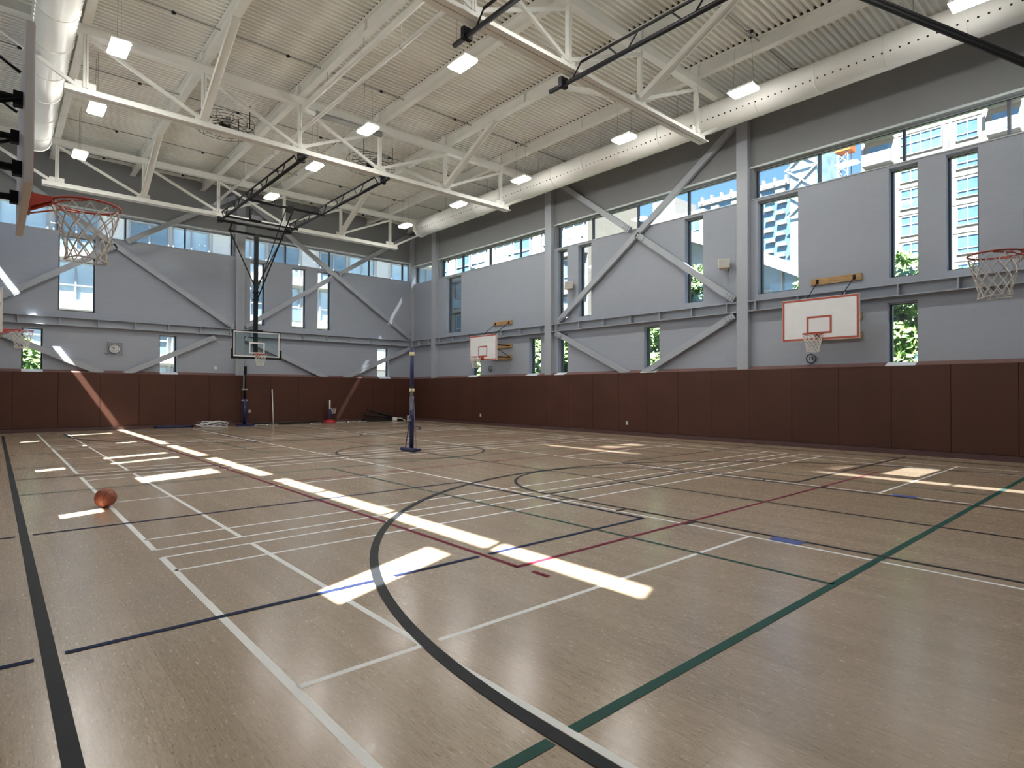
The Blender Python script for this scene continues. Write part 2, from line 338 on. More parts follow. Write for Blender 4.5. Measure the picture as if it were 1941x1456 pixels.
# ------------------------------------------------------------------ walls
def wall(name, m, axis, face, outer, u0, u1, z0, z1, holes):
    """solid wall in the plane axis = face..outer, with rectangular openings (ua, ub, za, zb)"""
    us = sorted({u0, u1, *[h[0] for h in holes], *[h[1] for h in holes]}); zs = sorted({z0, z1, *[h[2] for h in holes], *[h[3] for h in holes]})
    us = [u for u in us if u0 <= u <= u1]
    def solid(i, j):
        if i < 0 or j < 0 or i >= len(us)-1 or j >= len(zs)-1: return False
        uc, zc = (us[i]+us[i+1])/2, (zs[j]+zs[j+1])/2
        return not any(h[0] < uc < h[1] and h[2] < zc < h[3] for h in holes)
    idx = {}; vs = []; fs = []
    def V(i, j, k):
        key = (i, j, k)
        if key not in idx:
            d = (face, outer)[k]; idx[key] = len(vs); vs.append((d, us[i], zs[j]) if axis == 'X' else (us[i], d, zs[j]))
        return idx[key]
    for i in range(len(us)-1):
        for j in range(len(zs)-1):
            if not solid(i, j): continue
            for k in (0, 1): fs.append((V(i, j, k), V(i+1, j, k), V(i+1, j+1, k), V(i, j+1, k)))
            if not solid(i-1, j): fs.append((V(i, j, 0), V(i, j+1, 0), V(i, j+1, 1), V(i, j, 1)))
            if not solid(i+1, j): fs.append((V(i+1, j, 0), V(i+1, j+1, 0), V(i+1, j+1, 1), V(i+1, j, 1)))
            if not solid(i, j-1): fs.append((V(i, j, 0), V(i+1, j, 0), V(i+1, j, 1), V(i, j, 1)))
            if not solid(i, j+1): fs.append((V(i, j+1, 0), V(i+1, j+1, 0), V(i+1, j+1, 1), V(i, j+1, 1)))
    return struct(MB().add(vs, fs).build(name, m))
ZS0, ZS1 = 4.32, 7.035; ZC0, ZC1 = 7.13, 8.02; ZL0, ZL1 = 2.0, 3.71
R_SLITS = [(2.92, 3.52), (4.08, 4.69), (6.88, 8.03), (9.77, 10.42), (14.36, 15.0), (15.57, 16.10), (22.44, 23.66)]
R_LOW = [(4.10, 4.73), (11.38, 12.0), (15.54, 16.06), (17.03, 17.72), (20.95, 21.65)]
R_CLER = [(0.60, 8.14, (2.41, 4.41, 6.40)), (8.60, 16.20, (10.41, 12.41, 14.46)), (16.66, 24.24, (18.5, 20.55, 22.6)), (24.76, 26.60, ())]
L_SLITS = [(2.58, 3.10), (9.70, 10.58), (12.85, 13.28), (14.0, 14.5), (18.0, 18.45), (22.6, 23.1)]
L_LOW = [(7.70, 8.16), (12.85, 13.35), (20.8, 21.25)]
L_CLER = [(0.60, 8.14, (2.41, 4.41, 6.40)), (8.60, 12.32, (10.41,)), (12.74, 16.20, (14.46,)), (16.62, 26.60, (18.5, 20.55, 22.6, 24.6))]
ZBS0, ZBS1 = 4.38, 7.16; ZBC0, ZBC1 = 7.27, 8.20
B_SLITS = [(1.73, 2.84), (8.39, 9.02), (10.22, 10.88), (11.42, 12.09)]
B_LOW = [(0.73, 1.32), (4.95, 5.57), (14.56, 15.23)]
B_CLER = [(-0.55, 7.68, (1.70, 3.79, 5.86)), (8.16, 16.52, (9.97, 12.07, 14.18, 16.12))]
def holes_of(sl, lo, cl, zs, zc): return [(a, b, *zs) for a, b in sl]+[(a, b, ZL0, ZL1) for a, b in lo]+[(c[0], c[1], *zc) for c in cl]
SPLIT_R, SPLIT_B = 8.02, 8.20
wr = wall('wall_right', 'block_y', 'X', WX, OX, ONY, OY, 0, ZC0, [h for h in holes_of(R_SLITS, R_LOW, [], (ZS0, ZS1), None)])
wl = wall('wall_left', 'block_y', 'X', WXL, OXL, ONY, OY, 0, ZC0, [h for h in holes_of(L_SLITS, L_LOW, [], (ZS0, ZS1), None)])
wb = wall('wall_back', 'block_x', 'Y', WY, OY, OXL, OX, 0, ZBC0, [h for h in holes_of(B_SLITS, B_LOW, [], (ZBS0, ZBS1), None)])
def upper(name, axis, face, outer, u0, u1, zb, zt, cl):
    return wall(name, 'board', axis, face, outer, u0, u1, zb, DECK+0.25, [(c[0], c[1], zb, zt) for c in cl])
upper('wall_upper_right', 'X', WX, OX, ONY, OY, ZC0, ZC1, R_CLER)
upper('wall_upper_left', 'X', WXL, OXL, ONY, OY, ZC0, ZC1, L_CLER)
upper('wall_upper_back', 'Y', WY, OY, OXL, OX, ZBC0, ZBC1, B_CLER)
wn = wall('wall_near', 'block_x', 'Y', NY, ONY, OXL, OX, 0, DECK+0.25, [])

# windows
WN = [0]
def window(axis, g, ua, ub, za, zb, mull, inward):
    """frame at the glass line, mullions, and one pane between each two"""
    WN[0] += 1
    def B(mb, u0, u1, z0, z1, d0, d1):
        d0, d1 = sorted((d0, d1))
        mb.box(d0, d1, u0, u1, z0, z1) if axis == 'X' else mb.box(u0, u1, d0, d1, z0, z1)
    fr = MB(); t = 0.05; a, b = g-0.05, g+0.05
    B(fr, ua, ua+t, za, zb, a, b); B(fr, ub-t, ub, za, zb, a, b); B(fr, ua+t, ub-t, za, za+t, a, b); B(fr, ua+t, ub-t, zb-t, zb, a, b)
    root = struct(fr.build('window_%d' % WN[0], 'dark'))
    cuts = [ua+t, *mull, ub-t]
    for m_ in mull:
        q = MB(); B(q, m_-0.03, m_+0.03, za+t, zb-t, a, b); q.build('mullion', 'dark', root)
    for i in range(len(cuts)-1):
        q = MB(); p0 = cuts[i]+(0.03 if i else 0); p1 = cuts[i+1]-(0.03 if i < len(cuts)-2 else 0)
        B(q, p0, p1, za+t, zb-t, g-0.004, g+0.004); q.build('pane', 'glass', root)
    q = MB(); e = g+inward*0.06            # pale inner bead
    B(q, ua, ub, zb-0.03, zb, e-0.01, e+0.01); q.build('bead', 'alu', root)
    return root
for a, b in R_SLITS: window('X', GX, a, b, ZS0, ZS1, (), -1)
for a, b in R_LOW: window('X', GX, a, b, ZL0, ZL1, (), -1)
for a, b, m_ in R_CLER: window('X', GX, a, b, ZC0, ZC1, m_, -1)
for a, b in B_SLITS: window('Y', GY, a, b, ZBS0, ZBS1, (), -1)
for a, b in B_LOW: window('Y', GY, a, b, ZL0, ZL1, (), -1)
for a, b, m_ in B_CLER: window('Y', GY, a, b, ZBC0, ZBC1, m_, -1)
for a, b in L_SLITS: window('X', GXL, a, b, ZS0, ZS1, (), 1)
for a, b in L_LOW: window('X', GXL, a, b, ZL0, ZL1, (), 1)
for a, b, m_ in L_CLER: window('X', GXL, a, b, ZC0, ZC1, m_, 1)

# ledge along the clerestory heads, cappings over the pads, skirting
TN = [0]
def trim(mb, m, name=None):
    TN[0] += 1; return struct(mb.build(name or 'trim_%d' % TN[0], m))
trim(MB().box(WX-0.05, WX, NY, WY, ZC1+0.005, ZC1+0.05), 'alu')
trim(MB().box(WXL, WX, WY-0.05, WY, ZBC1+0.005, ZBC1+0.05), 'alu')
trim(MB().box(WX-0.02, WX, NY, WY, ZC0-0.035, ZC0-0.005), 'steel'); trim(MB().box(WXL, WX, WY-0.02, WY, ZBC0-0.035, ZBC0-0.005), 'steel')
def capping(axis, pf, wf, u0, u1, holes, rise=0.10):
    cuts = []
    x = u0
    for a, b in sorted(holes): cuts.append((x, a, 'padcap')); cuts.append((a, b, 'sill')); x = b
    cuts.append((x, u1, 'padcap'))
    for a, b, m in cuts:
        pr = [(pf, PADTOP), (wf, PADTOP), (wf, PADTOP+rise), (pf, PADTOP+0.012)]
        P = (lambda d, u, z: (d, u, z)) if axis == 'X' else (lambda d, u, z: (u, d, z))
        trim(MB().hexa([P(d, a, z) for d, z in pr], [P(d, b, z) for d, z in pr]), m)
capping('X', PX, WX, NYP, PY, R_LOW); capping('Y', PY, WY, PXL, PX, B_LOW); capping('X', PXL, WXL, NYP, PY, L_LOW)
struct(MB().box(PX-0.05, PX+0.1, NYP, PY, 0, 0.125).build('baseboard_right', 'base'))
struct(MB().box(PXL-0.1, PXL+0.05, NYP, PY, 0, 0.125).build('baseboard_left', 'base'))
struct(MB().box(PXL, PX, PY-0.05, PY+0.1, 0, 0.125).build('baseboard_back', 'base'))
struct(MB().box(PXL, PX, NYP-0.1, NYP+0.05, 0, 0.125).build('baseboard_near', 'base'))
# wall pads, panel by panel
def pads(axis, front, back, seams, par):
    par = struct(bpy.data.objects.new(par, None)); COL.objects.link(par)
    P = (lambda u, z, d: (d, u, z)) if axis == 'X' else (lambda u, z, d: (u, d, z))
    for i in range(len(seams)-1):
        jit = random.uniform(-0.002, 0.002)
        MB().pad(seams[i]+0.0015, seams[i+1]-0.0015, 0.13, PADTOP, back, front+jit*(1 if front > back else -1), 0.004, P).build('wall_pad', 'pad', par)
pads('X', PX, WX, [-1.34]+[8.16+1.187*k for k in range(-7, 16)]+[26.54], 'wall_padding_right')
pads('X', PXL, WXL, [-1.34]+[8.16+1.187*k for k in range(-7, 16)]+[26.54], 'wall_padding_left')
pads('Y', PY, WY, [-0.73]+[1.75+1.245*k for k in range(-1, 12)]+[16.37], 'wall_padding_back')
pads('Y', NYP, NY, [-0.73]+[1.75+1.245*k for k in range(-1, 12)]+[16.37], 'wall_padding_near')

# ------------------------------------------------------------------ wall steel
def column(y, x0, x1, label, w_=0.34, axis='X'):
    t = thing('steel_column', label, 'column', ((x0+x1)/2, y, PADTOP))
    if axis == 'X':
        MB().box(x0, x1, y-w_/2, y+w_/2, PADTOP+0.02, 9.6).build('shaft', 'steel', t)
        MB().box(x0-0.02, x1, y-w_/2-0.03, y+w_/2+0.03, 9.6, 9.66).build('cap_plate', 'steel', t)
    return t
rn = {8.40: 'grey steel column on the right wall between the two braced and plain bays, nearest in view', 16.44: 'grey steel column on the right wall beside the far wall-hung backboard', 24.50: 'grey steel column on the right wall close to the far corner', 0.36: 'grey steel column on the right wall out by the near corner'}
for y in COLS_Y:
    column(y, PX+0.02, WX+0.1, rn[y])
for y, n_ in ((0.36, 'by the near corner'), (8.40, 'past the near left hoop'), (12.53, 'at mid court'), (16.42, 'short of the far left hoop')): column(y, WXL-0.1, PXL-0.02, 'grey steel column on the left wall '+n_)
for x, lb in ((7.92, 'grey steel column in the middle of the far wall behind the glass backboard'), (16.62, 'grey steel column standing in the far right corner'), (-0.80, 'grey steel column standing in the far left corner')):
    t = thing('steel_column', lb, 'column', (x, PY+0.1, PADTOP))
    xa, xb = (x-0.175, x+0.175) if 0 < x < 16 else (x-0.2, x+0.05) if x > 16 else (x-0.05, x+0.2)
    MB().box(xa, xb, PY+0.02, WY+0.1, PADTOP+0.02, 9.6).build('shaft', 'steel', t)
    MB().box(xa-0.02, xb+0.02, PY, WY+0.1, 9.6, 9.66).build('cap_plate', 'steel', t)
def girt(axis, pf, wf, u0, u1, stiff, label):
    """steel channel running along the wall with stiffener plates"""
    z0, z1 = 3.83, 4.135
    B = (lambda mb, d0, d1, a, b, za, zb: mb.box(min(d0, d1), max(d0, d1), a, b, za, zb)) if axis == 'X' else (lambda mb, d0, d1, a, b, za, zb: mb.box(a, b, min(d0, d1), max(d0, d1), za, zb))
    loc = (pf, (u0+u1)/2, z0) if axis == 'X' else ((u0+u1)/2, pf, z0)
    t = thing('wall_girt', label, 'beam', loc); s_ = 1 if wf > pf else -1
    f0, f1 = pf+0.03*s_, wf-0.001*s_
    for za in (z0, z1-0.022): m = MB(); B(m, f0, f1, u0, u1, za, za+0.022); m.build('flange', 'steel', t)
    m = MB(); B(m, f1-0.03*s_, f1, u0, u1, z0+0.022, z1-0.022); m.build('web', 'steel', t)
    for u in stiff:
        if u0 < u < u1: m = MB(); B(m, f0+0.01*s_, f1-0.03*s_, u-0.012, u+0.012, z0+0.022, z1-0.022); m.build('stiffener', 'steel', t)
bn = ['in the nearest bay behind the large white backboard', 'in the middle bay below the crossed braces', 'in the far bay behind the small white backboard', 'in the short bay by the far corner']
ends = [(0.54, 8.22), (8.58, 16.26), (16.62, 24.32), (24.68, 26.5)]
for (a, b), n_ in zip(ends, bn):
    st = [8.02-1.187*k for k in range(9)] if b < 9 else [8.9+1.187*k for k in range(8)] if b < 17 else [16.95+1.187*k for k in range(8)] if b < 25 else [25.0, 25.9]
    girt('X', PX, WX, a, b, st, 'grey steel beam along the right wall '+n_)
    girt('X', PXL, WXL, a, b, st, 'grey steel beam along the left wall '+n_.replace('large white', 'near left').replace('small white', 'far left'))
girt('Y', PY, WY, -0.55, 7.72, [0.62+1.152*k for k in range(7)], 'grey steel beam along the far wall above the square clock')
girt('Y', PY, WY, 8.12, 16.40, [8.4+1.152*k for k in range(8)], 'grey steel beam along the far wall right of the glass backboard')
def brace(pts, label, axis, d):
    P = (lambda u, z: (d, u, z)) if axis == 'X' else (lambda u, z: (u, d, z))
    nrm = (1, 0, 0) if axis == 'X' else (0, 1, 0)
    t = thing('wall_brace', label, 'brace', P(*pts[0]))
    MB().bar(P(*pts[0]), P(*pts[1]), 0.20, 0.12, nrm).build('tube', 'steel', t)
    dd = (Vector(P(*pts[1]))-Vector(P(*pts[0]))).normalized(); off = Vector(nrm)*(-0.02)
    for e, sg in ((0, 1), (1, -1)):
        p = Vector(P(*pts[e]))+dd*sg*0.06; q = p+dd*sg*0.30
        MB().bar(p+off, q+off, 0.15, 0.13, nrm).build('end_plate', 'steel', t)
        if 2.3 < p.z < 9.3:
            for k in (0.08, 0.2):
                for s2 in (-0.04, 0.04):
                    c = p+dd*sg*k+dd.cross(Vector(nrm))*s2
                    MB().tube(c-Vector(nrm)*0.08, c-Vector(nrm)*0.10, 0.018, 6).build('bolt', 'wire', t)
DX = PX+0.11
brace([(15.95, 4.20), (8.60, 9.45)], 'long grey brace on the right wall rising towards the camera past the crossing', 'X', DX)
brace([(8.68, 4.22), (12.20, 6.87)], 'grey brace on the right wall from the near column up to the crossing', 'X', DX)
brace([(12.50, 7.09), (16.1, 9.75)], 'grey brace on the right wall from the crossing up to the far column', 'X', DX)
brace([(16.05, 3.78), (12.55, 2.10)], 'low grey brace on the right wall sloping down away from the far column', 'X', DX)
brace([(8.68, 3.76), (11.95, 2.10)], 'low grey brace on the right wall sloping down from the near column', 'X', DX)
DY = PY+0.11
brace([(-0.45, 4.25), (3.45, 6.98)], 'grey brace on the far wall rising from the left edge to the left crossing', 'Y', DY)
brace([(3.80, 7.20), (7.70, 9.80)], 'grey brace on the far wall rising from the left crossing to the middle column', 'Y', DY)
brace([(7.66, 4.20), (0.0, 9.25)], 'long grey brace on the far wall falling from upper left to the middle column', 'Y', DY)
brace([(6.95, 3.72), (3.75, 2.10)], 'low grey brace on the far wall right of the clock', 'Y', DY)
brace([(-0.45, 3.72), (3.10, 2.10)], 'low grey brace on the far wall left of the clock', 'Y', DY)
brace([(8.15, 4.25), (12.10, 6.90)], 'grey brace on the far wall rising from the glass backboard to the right crossing', 'Y', DY)
brace([(12.42, 7.10), (16.30, 9.65)], 'grey brace on the far wall rising from the right crossing to the corner', 'Y', DY)
brace([(16.38, 4.28), (8.2, 9.70)], 'long grey brace on the far wall falling to the far right corner', 'Y', DY)
brace([(16.38, 3.72), (12.70, 2.10)], 'low grey brace on the far wall sloping down from the far right corner', 'Y', DY)
brace([(8.14, 3.76), (11.85, 2.10)], 'low grey brace on the far wall sloping down from behind the glass backboard', 'Y', DY)

# ------------------------------------------------------------------ roof
mb = MB(); y = ONY; vs = []; fs = []; prof = []
while y < OY:
    prof += [(y, DECK+0.08), (y+0.068, DECK+0.08), (y+0.080, DECK), (y+0.138, DECK)]; y += 0.15
for x in (OXL, OX): vs += [(x, a, b) for a, b in prof]
n_ = len(prof); fs = [(i, i+1, n_+i+1, n_+i) for i in range(n_-1)]
ceil = struct(mb.add(vs, fs).build('ceiling', 'deck'))
struct(MB().box(OXL, OX, ONY, OY, DECK+0.09, DECK+0.25).build('roof_slab', 'concrete', ceil))
PUR = [1.51, 3.97, 6.45, 8.98, 11.47, 13.93]
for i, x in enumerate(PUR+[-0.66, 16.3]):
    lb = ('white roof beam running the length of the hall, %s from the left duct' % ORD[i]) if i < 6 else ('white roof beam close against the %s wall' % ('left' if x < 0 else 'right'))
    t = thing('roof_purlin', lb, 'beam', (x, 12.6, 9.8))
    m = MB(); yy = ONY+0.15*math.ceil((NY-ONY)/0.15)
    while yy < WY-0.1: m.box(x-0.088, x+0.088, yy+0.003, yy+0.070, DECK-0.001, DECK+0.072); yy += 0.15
    o = m.build('flute_shadow', 'flute_shade', t); o['kind'] = 'stuff'      # added dark boxes painting the shade inside the deck flutes above the beam
    MB().box(x-0.008, x+0.008, NY+0.001, WY-0.001, 9.82, DECK-0.022).build('web', 'white_steel', t)
    MB().box(x-0.09, x+0.09, NY+0.001, WY-0.001, 9.80, 9.82).build('bottom_flange', 'white_steel', t)
    MB().box(x-0.09, x+0.09, NY+0.001, WY-0.001, DECK-0.022, DECK-0.002).build('top_flange', 'white_steel', t)
    for yy in (4.4, 12.42, 20.45):
        MB().box(x-0.08, x+0.08, yy-0.008, yy+0.008, 9.82, DECK-0.022).build('stiffener', 'white_steel', t)
    for yy in (8.40, 16.44, 24.47):
        MB().box(x-0.085, x+0.085, yy-0.10, yy+0.10, 9.821, DECK-0.024).build('seat_block', 'white_steel', t)
def truss(y, label):
    t = thing('roof_truss', label, 'truss', (7.72, y, 8.2)); W = 'white_steel'
    MB().box(-0.9, 16.5, y-0.10, y+0.10, 9.595, 9.795).build('top_chord', W, t)
    m = MB()
    for s_ in (-1, 1):
        a, b = sorted((y+s_*0.012, y+s_*0.14)); m.box(1.12, 14.32, a, b, 8.2, 8.22)
        a, b = sorted((y+s_*0.012, y+s_*0.032)); m.box(1.12, 14.32, a, b, 8.22, 8.37)
    m.build('bottom_chord', W, t)
    MB().box(1.12, 14.32, y-0.012, y+0.012, 8.225, 8.235).build('chord_spacer', 'galv', t)
    for x in PUR:
        m = MB(); m.box(x-0.05, x-0.006, y-0.05, y+0.05, 8.37, 9.6); m.box(x+0.006, x+0.05, y-0.05, y+0.05, 8.37, 9.6); m.build('vertical', W, t)
        MB().box(x-0.20, x+0.20, y-0.011, y+0.011, 8.30, 8.52).build('gusset', W, t)
    for a, b in ((0, 1), (1, 2), (2, 3), (5, 4), (4, 3)):
        MB().bar((PUR[a]+0.05, y, 9.55), (PUR[b]-0.05, y, 8.42), 0.07, 0.08).build('diagonal', W, t)
    MB().bar((PUR[2], y+0.06, 8.42), (PUR[3], y+0.06, 9.55), 0.05, 0.08).build('diagonal', W, t)
    MB().bar((-0.7, y, 9.55), (PUR[0]-0.1, y, 8.35), 0.07, 0.08).build('diagonal', W, t)
    MB().bar((16.3, y, 9.55), (PUR[5]+0.2, y, 8.35), 0.07, 0.08).build('diagonal', W, t)
    for x in (PUR[1], PUR[4]):
        sd = (-1,) if x < 5 or y > 20 else (-1, 1)
        for s_ in sd:
            p, q = (x, y+s_*0.05, 8.40), (x, y+s_*2.65, 9.79)
            m = MB(); m.bar(p, q, 0.18, 0.02); m.bar(Vector(p)+Vector((-0.085, 0, 0.06)), Vector(q)+Vector((-0.085, 0, 0.0)), 0.015, 0.12); m.bar(Vector(p)+Vector((0.085, 0, 0.06)), Vector(q)+Vector((0.085, 0, 0)), 0.015, 0.12)
            m.build('knee_brace', W, t)
truss(8.40, 'white roof truss nearest the camera, crossing above the large right backboard')
truss(16.44, 'white roof truss across the middle of the hall behind the near lights')
truss(24.47, 'white roof truss nearest the far wall above the glass backboard')
truss(0.36, 'white roof truss overhead behind the camera')

# ducts
def duct(x, y1, label):
    R, zc = 0.38, 9.17
    t = thing('air_duct', label, 'duct', (x, 12, zc)); n = 32
    m = MB(); vs = []
    for yy in (-1.3, y1): vs += [(x+R*math.cos(2*PI*k/n), yy, zc+R*math.sin(2*PI*k/n)) for k in range(n)]
    m.add(vs, [(k, (k+1) % n, n+(k+1) % n, n+k) for k in range(n)]+[tuple(range(n)), tuple(range(n, 2*n))]); m.build('shell', 'duct', t, True)
    yy = -0.2
    while yy < y1:
        MB().ring((x, yy, zc), R+0.002, 0.012, 32, 5, 'Y').build('seam_band', 'duct', t, True); yy += 1.48
    MB().ring((x, y1, zc), R+0.006, 0.02, 32, 5, 'Y').build('end_rim', 'duct', t, True)
    m = MB(); yy = -1.0
    while yy < y1-0.1:
        for an in (-25, -155):
            c, s_ = math.cos(math.radians(an)), math.sin(math.radians(an))
            m.disc((x+(R+0.003)*c, yy, zc+(R+0.003)*s_), 0.022, (c, 0, s_), 8)
        yy += 0.17
    o = m.build('air_hole_row', 'hole', t); o['kind'] = 'stuff'
    for yy in [0.8+2.96*k for k in range(8)]:
        if yy < y1: MB().tube((x, yy, zc+R), (x, yy, DECK), 0.008, 6).build('hanger_rod', 'galv', t)
duct(15.05, 23.6, 'long round white duct hung along the right wall')
duct(0.88, 23.0, 'long round white duct hung along the left wall above the near hoop')

# pendant lights
rows = [(13.48, 'right row'), (7.73, 'middle row'), (1.93, 'left row')]
ysl = [22.35, 18.42, 14.82, 10.43, 6.86, 2.46]
def pendant(x, y, label):
    t = thing('pendant_light', label, 'light', (x, y, 8.7), 'white pendant lights'); z = 8.7
    MB().box(x-0.175, x+0.175, y-0.31, y+0.31, z+0.05, z+0.11).build('housing', 'white_steel', t)
    m = MB(); m.hexa([(x-0.15, y-0.285, z), (x+0.15, y-0.285, z), (x+0.15, y+0.285, z), (x-0.15, y+0.285, z)], [(x-0.18, y-0.32, z+0.05), (x+0.18, y-0.32, z+0.05), (x+0.18, y+0.32, z+0.05), (x-0.18, y+0.32, z+0.05)])
    m.build('lens', 'lamp', t)
    for s_ in (-1, 1): MB().tube((x, y+s_*0.26, z+0.11), (x, y+s_*0.2, DECK), 0.005, 5).build('hanger_wire', 'galv', t)
    MB().box(x-0.04, x+0.04, y-0.06, y+0.06, z+0.11, z+0.15).build('junction_box', 'white_steel', t)
for x, rn_ in rows:
    for i, y in enumerate(ysl):
        pendant(x, y, 'lit white pendant light, %s from the far wall in the %s' % (ORD[i], rn_))

# sprinkler lines
for i, y in enumerate((25.9, 22.95, 18.93, 14.85, 10.7, 6.55, 2.5)):
    t = thing('sprinkler_pipe', 'thin sprinkler pipe across the roof, %s from the far wall' % ORD[i], 'pipe', (7.7, y, 10.05))
    MB().tube((-0.7, y+0.14, 10.06), (16.4, y+0.14, 10.06), 0.018, 8).build('pipe', 'galv', t)
    for x in (0.4, 2.95, 5.52, 8.15, 10.73, 13.28, 15.73):
        h = MB(); h.tube((x, y+0.14, 10.04), (x, y, 9.99), 0.012, 6); h.lathe([(0.0, 0.0), (0.045, 0.01), (0.05, 0.03), (0.03, 0.06), (0, 0.065)], (x, y, 9.94), 8); h.build('sprinkler_head', 'black', t)
# white pipes
t = thing('roof_pipe', 'thick white pipe under the roof ending in an elbow at the middle truss', 'pipe', (6.45, 8, 9.45))
MB().path([(6.45, -1.3, 9.45), (6.45, 15.9, 9.45), (6.45, 16.05, 9.44), (6.48, 16.15, 9.42), (6.60, 16.20, 9.40), (6.8, 16.2, 9.4)], 0.075, 14).build('run', 'white_steel', t, True)
MB().tube((6.8, 16.2, 9.4), (8.9, 16.2, 9.4), 0.085, 12).build('grey_branch', 'galv', t, True)
for y in (2, 5, 10, 12.6, 14.6): MB().tube((6.45, y, 9.5), (6.45, y, 9.8), 0.008, 6).build('hanger_rod', 'galv', t); MB().ring((6.45, y, 9.45), 0.08, 0.01, 16, 5, 'Y').build('clamp', 'white_steel', t)
t = thing('roof_pipe', 'thin white pipe hung low from the near truss to the far truss', 'pipe', (6.52, 17, 8.9))
MB().tube((6.52, 9.35, 8.9), (6.52, 25.2, 8.9), 0.048, 12).build('run', 'white_steel', t, True)
for y in (11, 13.5, 18.6, 21.4): MB().tube((6.52, y, 8.94), (6.52, y, 10.1), 0.01, 6).build('hanger_rod', 'white_steel', t); MB().ring((6.52, y, 8.9), 0.052, 0.01, 14, 5, 'Y').build('clamp', 'galv', t)
# caged ceiling fans
def fan(x, y, z, label):
    t = thing('caged_fan', label, 'fan', (x, y, z), 'caged roof fans'); R = 0.80
    for zz in (z-0.12, z+0.12):
        for r in (R, R*0.75, R*0.5, R*0.25): MB().ring((x, y, zz), r, 0.007, 28, 4).build('guard_ring', 'black', t)
    m = MB()
    for k in range(12):
        a = 2*PI*k/12; c, s_ = math.cos(a), math.sin(a)
        m.path([(x+0.1*c, y+0.1*s_, z-0.13), (x+R*c, y+R*s_, z-0.12), (x+R*c, y+R*s_, z+0.12), (x+0.1*c, y+0.1*s_, z+0.13)], 0.006, 4)
    m.build('guard_spoke', 'black', t)
    MB().lathe([(0, -0.1), (0.13, -0.09), (0.15, 0), (0.12, 0.1), (0, 0.11)], (x, y, z), 14).build('motor', 'black', t, True)
    for k in range(3):
        a = 2*PI*k/3+0.4; c, s_ = math.cos(a), math.sin(a)
        MB().bar((x+0.14*c, y+0.14*s_, z), (x+0.66*c, y+0.66*s_, z), 0.14, 0.012, (0.25*-s_, 0.25*c, 1)).build('blade', 'galv', t)
    for k in range(4):
        a = PI/4+PI/2*k; MB().tube((x+0.75*math.cos(a), y+0.75*math.sin(a), z-0.12), (x+0.75*math.cos(a), y+0.75*math.sin(a), z+0.55), 0.012, 6).build('hanger_leg', 'black', t)
fan(4.98, 18.3, 9.2, 'black wire-caged fan under the roof left of the middle row of lights')
fan(9.55, 18.1, 9.2, 'black wire-caged fan under the roof right of the middle row of lights')

# ------------------------------------------------------------------ basketball hoops
def net_mesh(mb, c, R, depth, r=0.006, n=12, rows=6, skew=0.0):
    c = Vector(c); lv = []
    for j in range(rows+1):
        f = j/rows; rad = R*(1-0.42*min(1, f*1.15)+(0.06 if f > 0.85 else 0)); z = -0.02-depth*f
        lv.append([c+Vector((rad*math.cos(2*PI*(k+0.5*(j % 2))/n+skew*f), rad*math.sin(2*PI*(k+0.5*(j % 2))/n+skew*f), z+0.008*math.sin(5*k+j))) for k in range(n)])
    for j in range(rows):
        for k in range(n):
            a = lv[j][k]; b1 = lv[j+1][k]; b0 = lv[j+1][(k-1) % n] if j % 2 == 0 else lv[j+1][(k+1) % n]
            mb.path([a, b1], r, 4); mb.path([a, b0], r, 4)
    mb.path(lv[rows], r, 4, True)
def rim_parts(t, T, zr, off=0.38, big=False):
    """rim in local space: board front is x = 0, ring out along +x"""
    R = 0.2286
    t = MB(T).ring((off, 0, zr), R, 0.0095, 40, 8).build('rim', 'rim', t, True)
    m = MB(T); m.box(0.0, 0.018, -0.09, 0.09, zr-0.13, zr+0.02); m.hexa([(0.018, -0.08, zr-0.006), (0.018, 0.08, zr-0.006), (0.018, 0.08, zr+0.01), (0.018, -0.08, zr+0.01)], [(off-R+0.01, -0.07, zr-0.006), (off-R+0.01, 0.07, zr-0.006), (off-R+0.01, 0.07, zr+0.01), (off-R+0.01, -0.07, zr+0.01)])
    m.hexa([(0.018, -0.08, zr-0.09), (0.018, -0.07, zr-0.09), (0.018, -0.07, zr), (0.018, -0.08, zr)], [(off-R, -0.07, zr-0.02), (off-R, -0.06, zr-0.02), (off-R, -0.06, zr), (off-R, -0.07, zr)])
    m.hexa([(0.018, 0.07, zr-0.09), (0.018, 0.08, zr-0.09), (0.018, 0.08, zr), (0.018, 0.07, zr)], [(off-R, 0.06, zr-0.02), (off-R, 0.07, zr-0.02), (off-R, 0.07, zr), (off-R, 0.06, zr)])
    m.build('rim_bracket', 'rim', t)
    for s_ in (-1, 1): MB(T).path([(0.018, s_*0.05, zr-0.12), (off*0.55, s_*0.15, zr-0.03), (off-0.02, s_*(R-0.003), zr-0.01)], 0.007, 6).build('rim_strut', 'rim', t)
    for k in range(12):
        a = 2*PI*(k+0.5)/12; MB(T).path([(off+R*math.cos(a-0.06), R*math.sin(a-0.06), zr-0.008), (off+R*math.cos(a), R*math.sin(a), zr-0.03), (off+R*math.cos(a+0.06), R*math.sin(a+0.06), zr-0.008)], 0.003, 4).build('net_hook', 'rim', t)
    m = MB(T); net_mesh(m, (off, 0, zr-0.01), R, 0.42); m.build('net', 'cord', t)
def frame_lines(T, t, y0, y1, z0, z1, wd, m, x, name):
    mb = MB(T); e = 0.0025
    mb.box(x, x+e, y0, y1, z0, z0+wd); mb.box(x, x+e, y0, y1, z1-wd, z1); mb.box(x, x+e, y0, y0+wd, z0+wd, z1-wd); mb.box(x, x+e, y1-wd, y1, z0+wd, z1-wd)
    return mb.build(name, m, t)
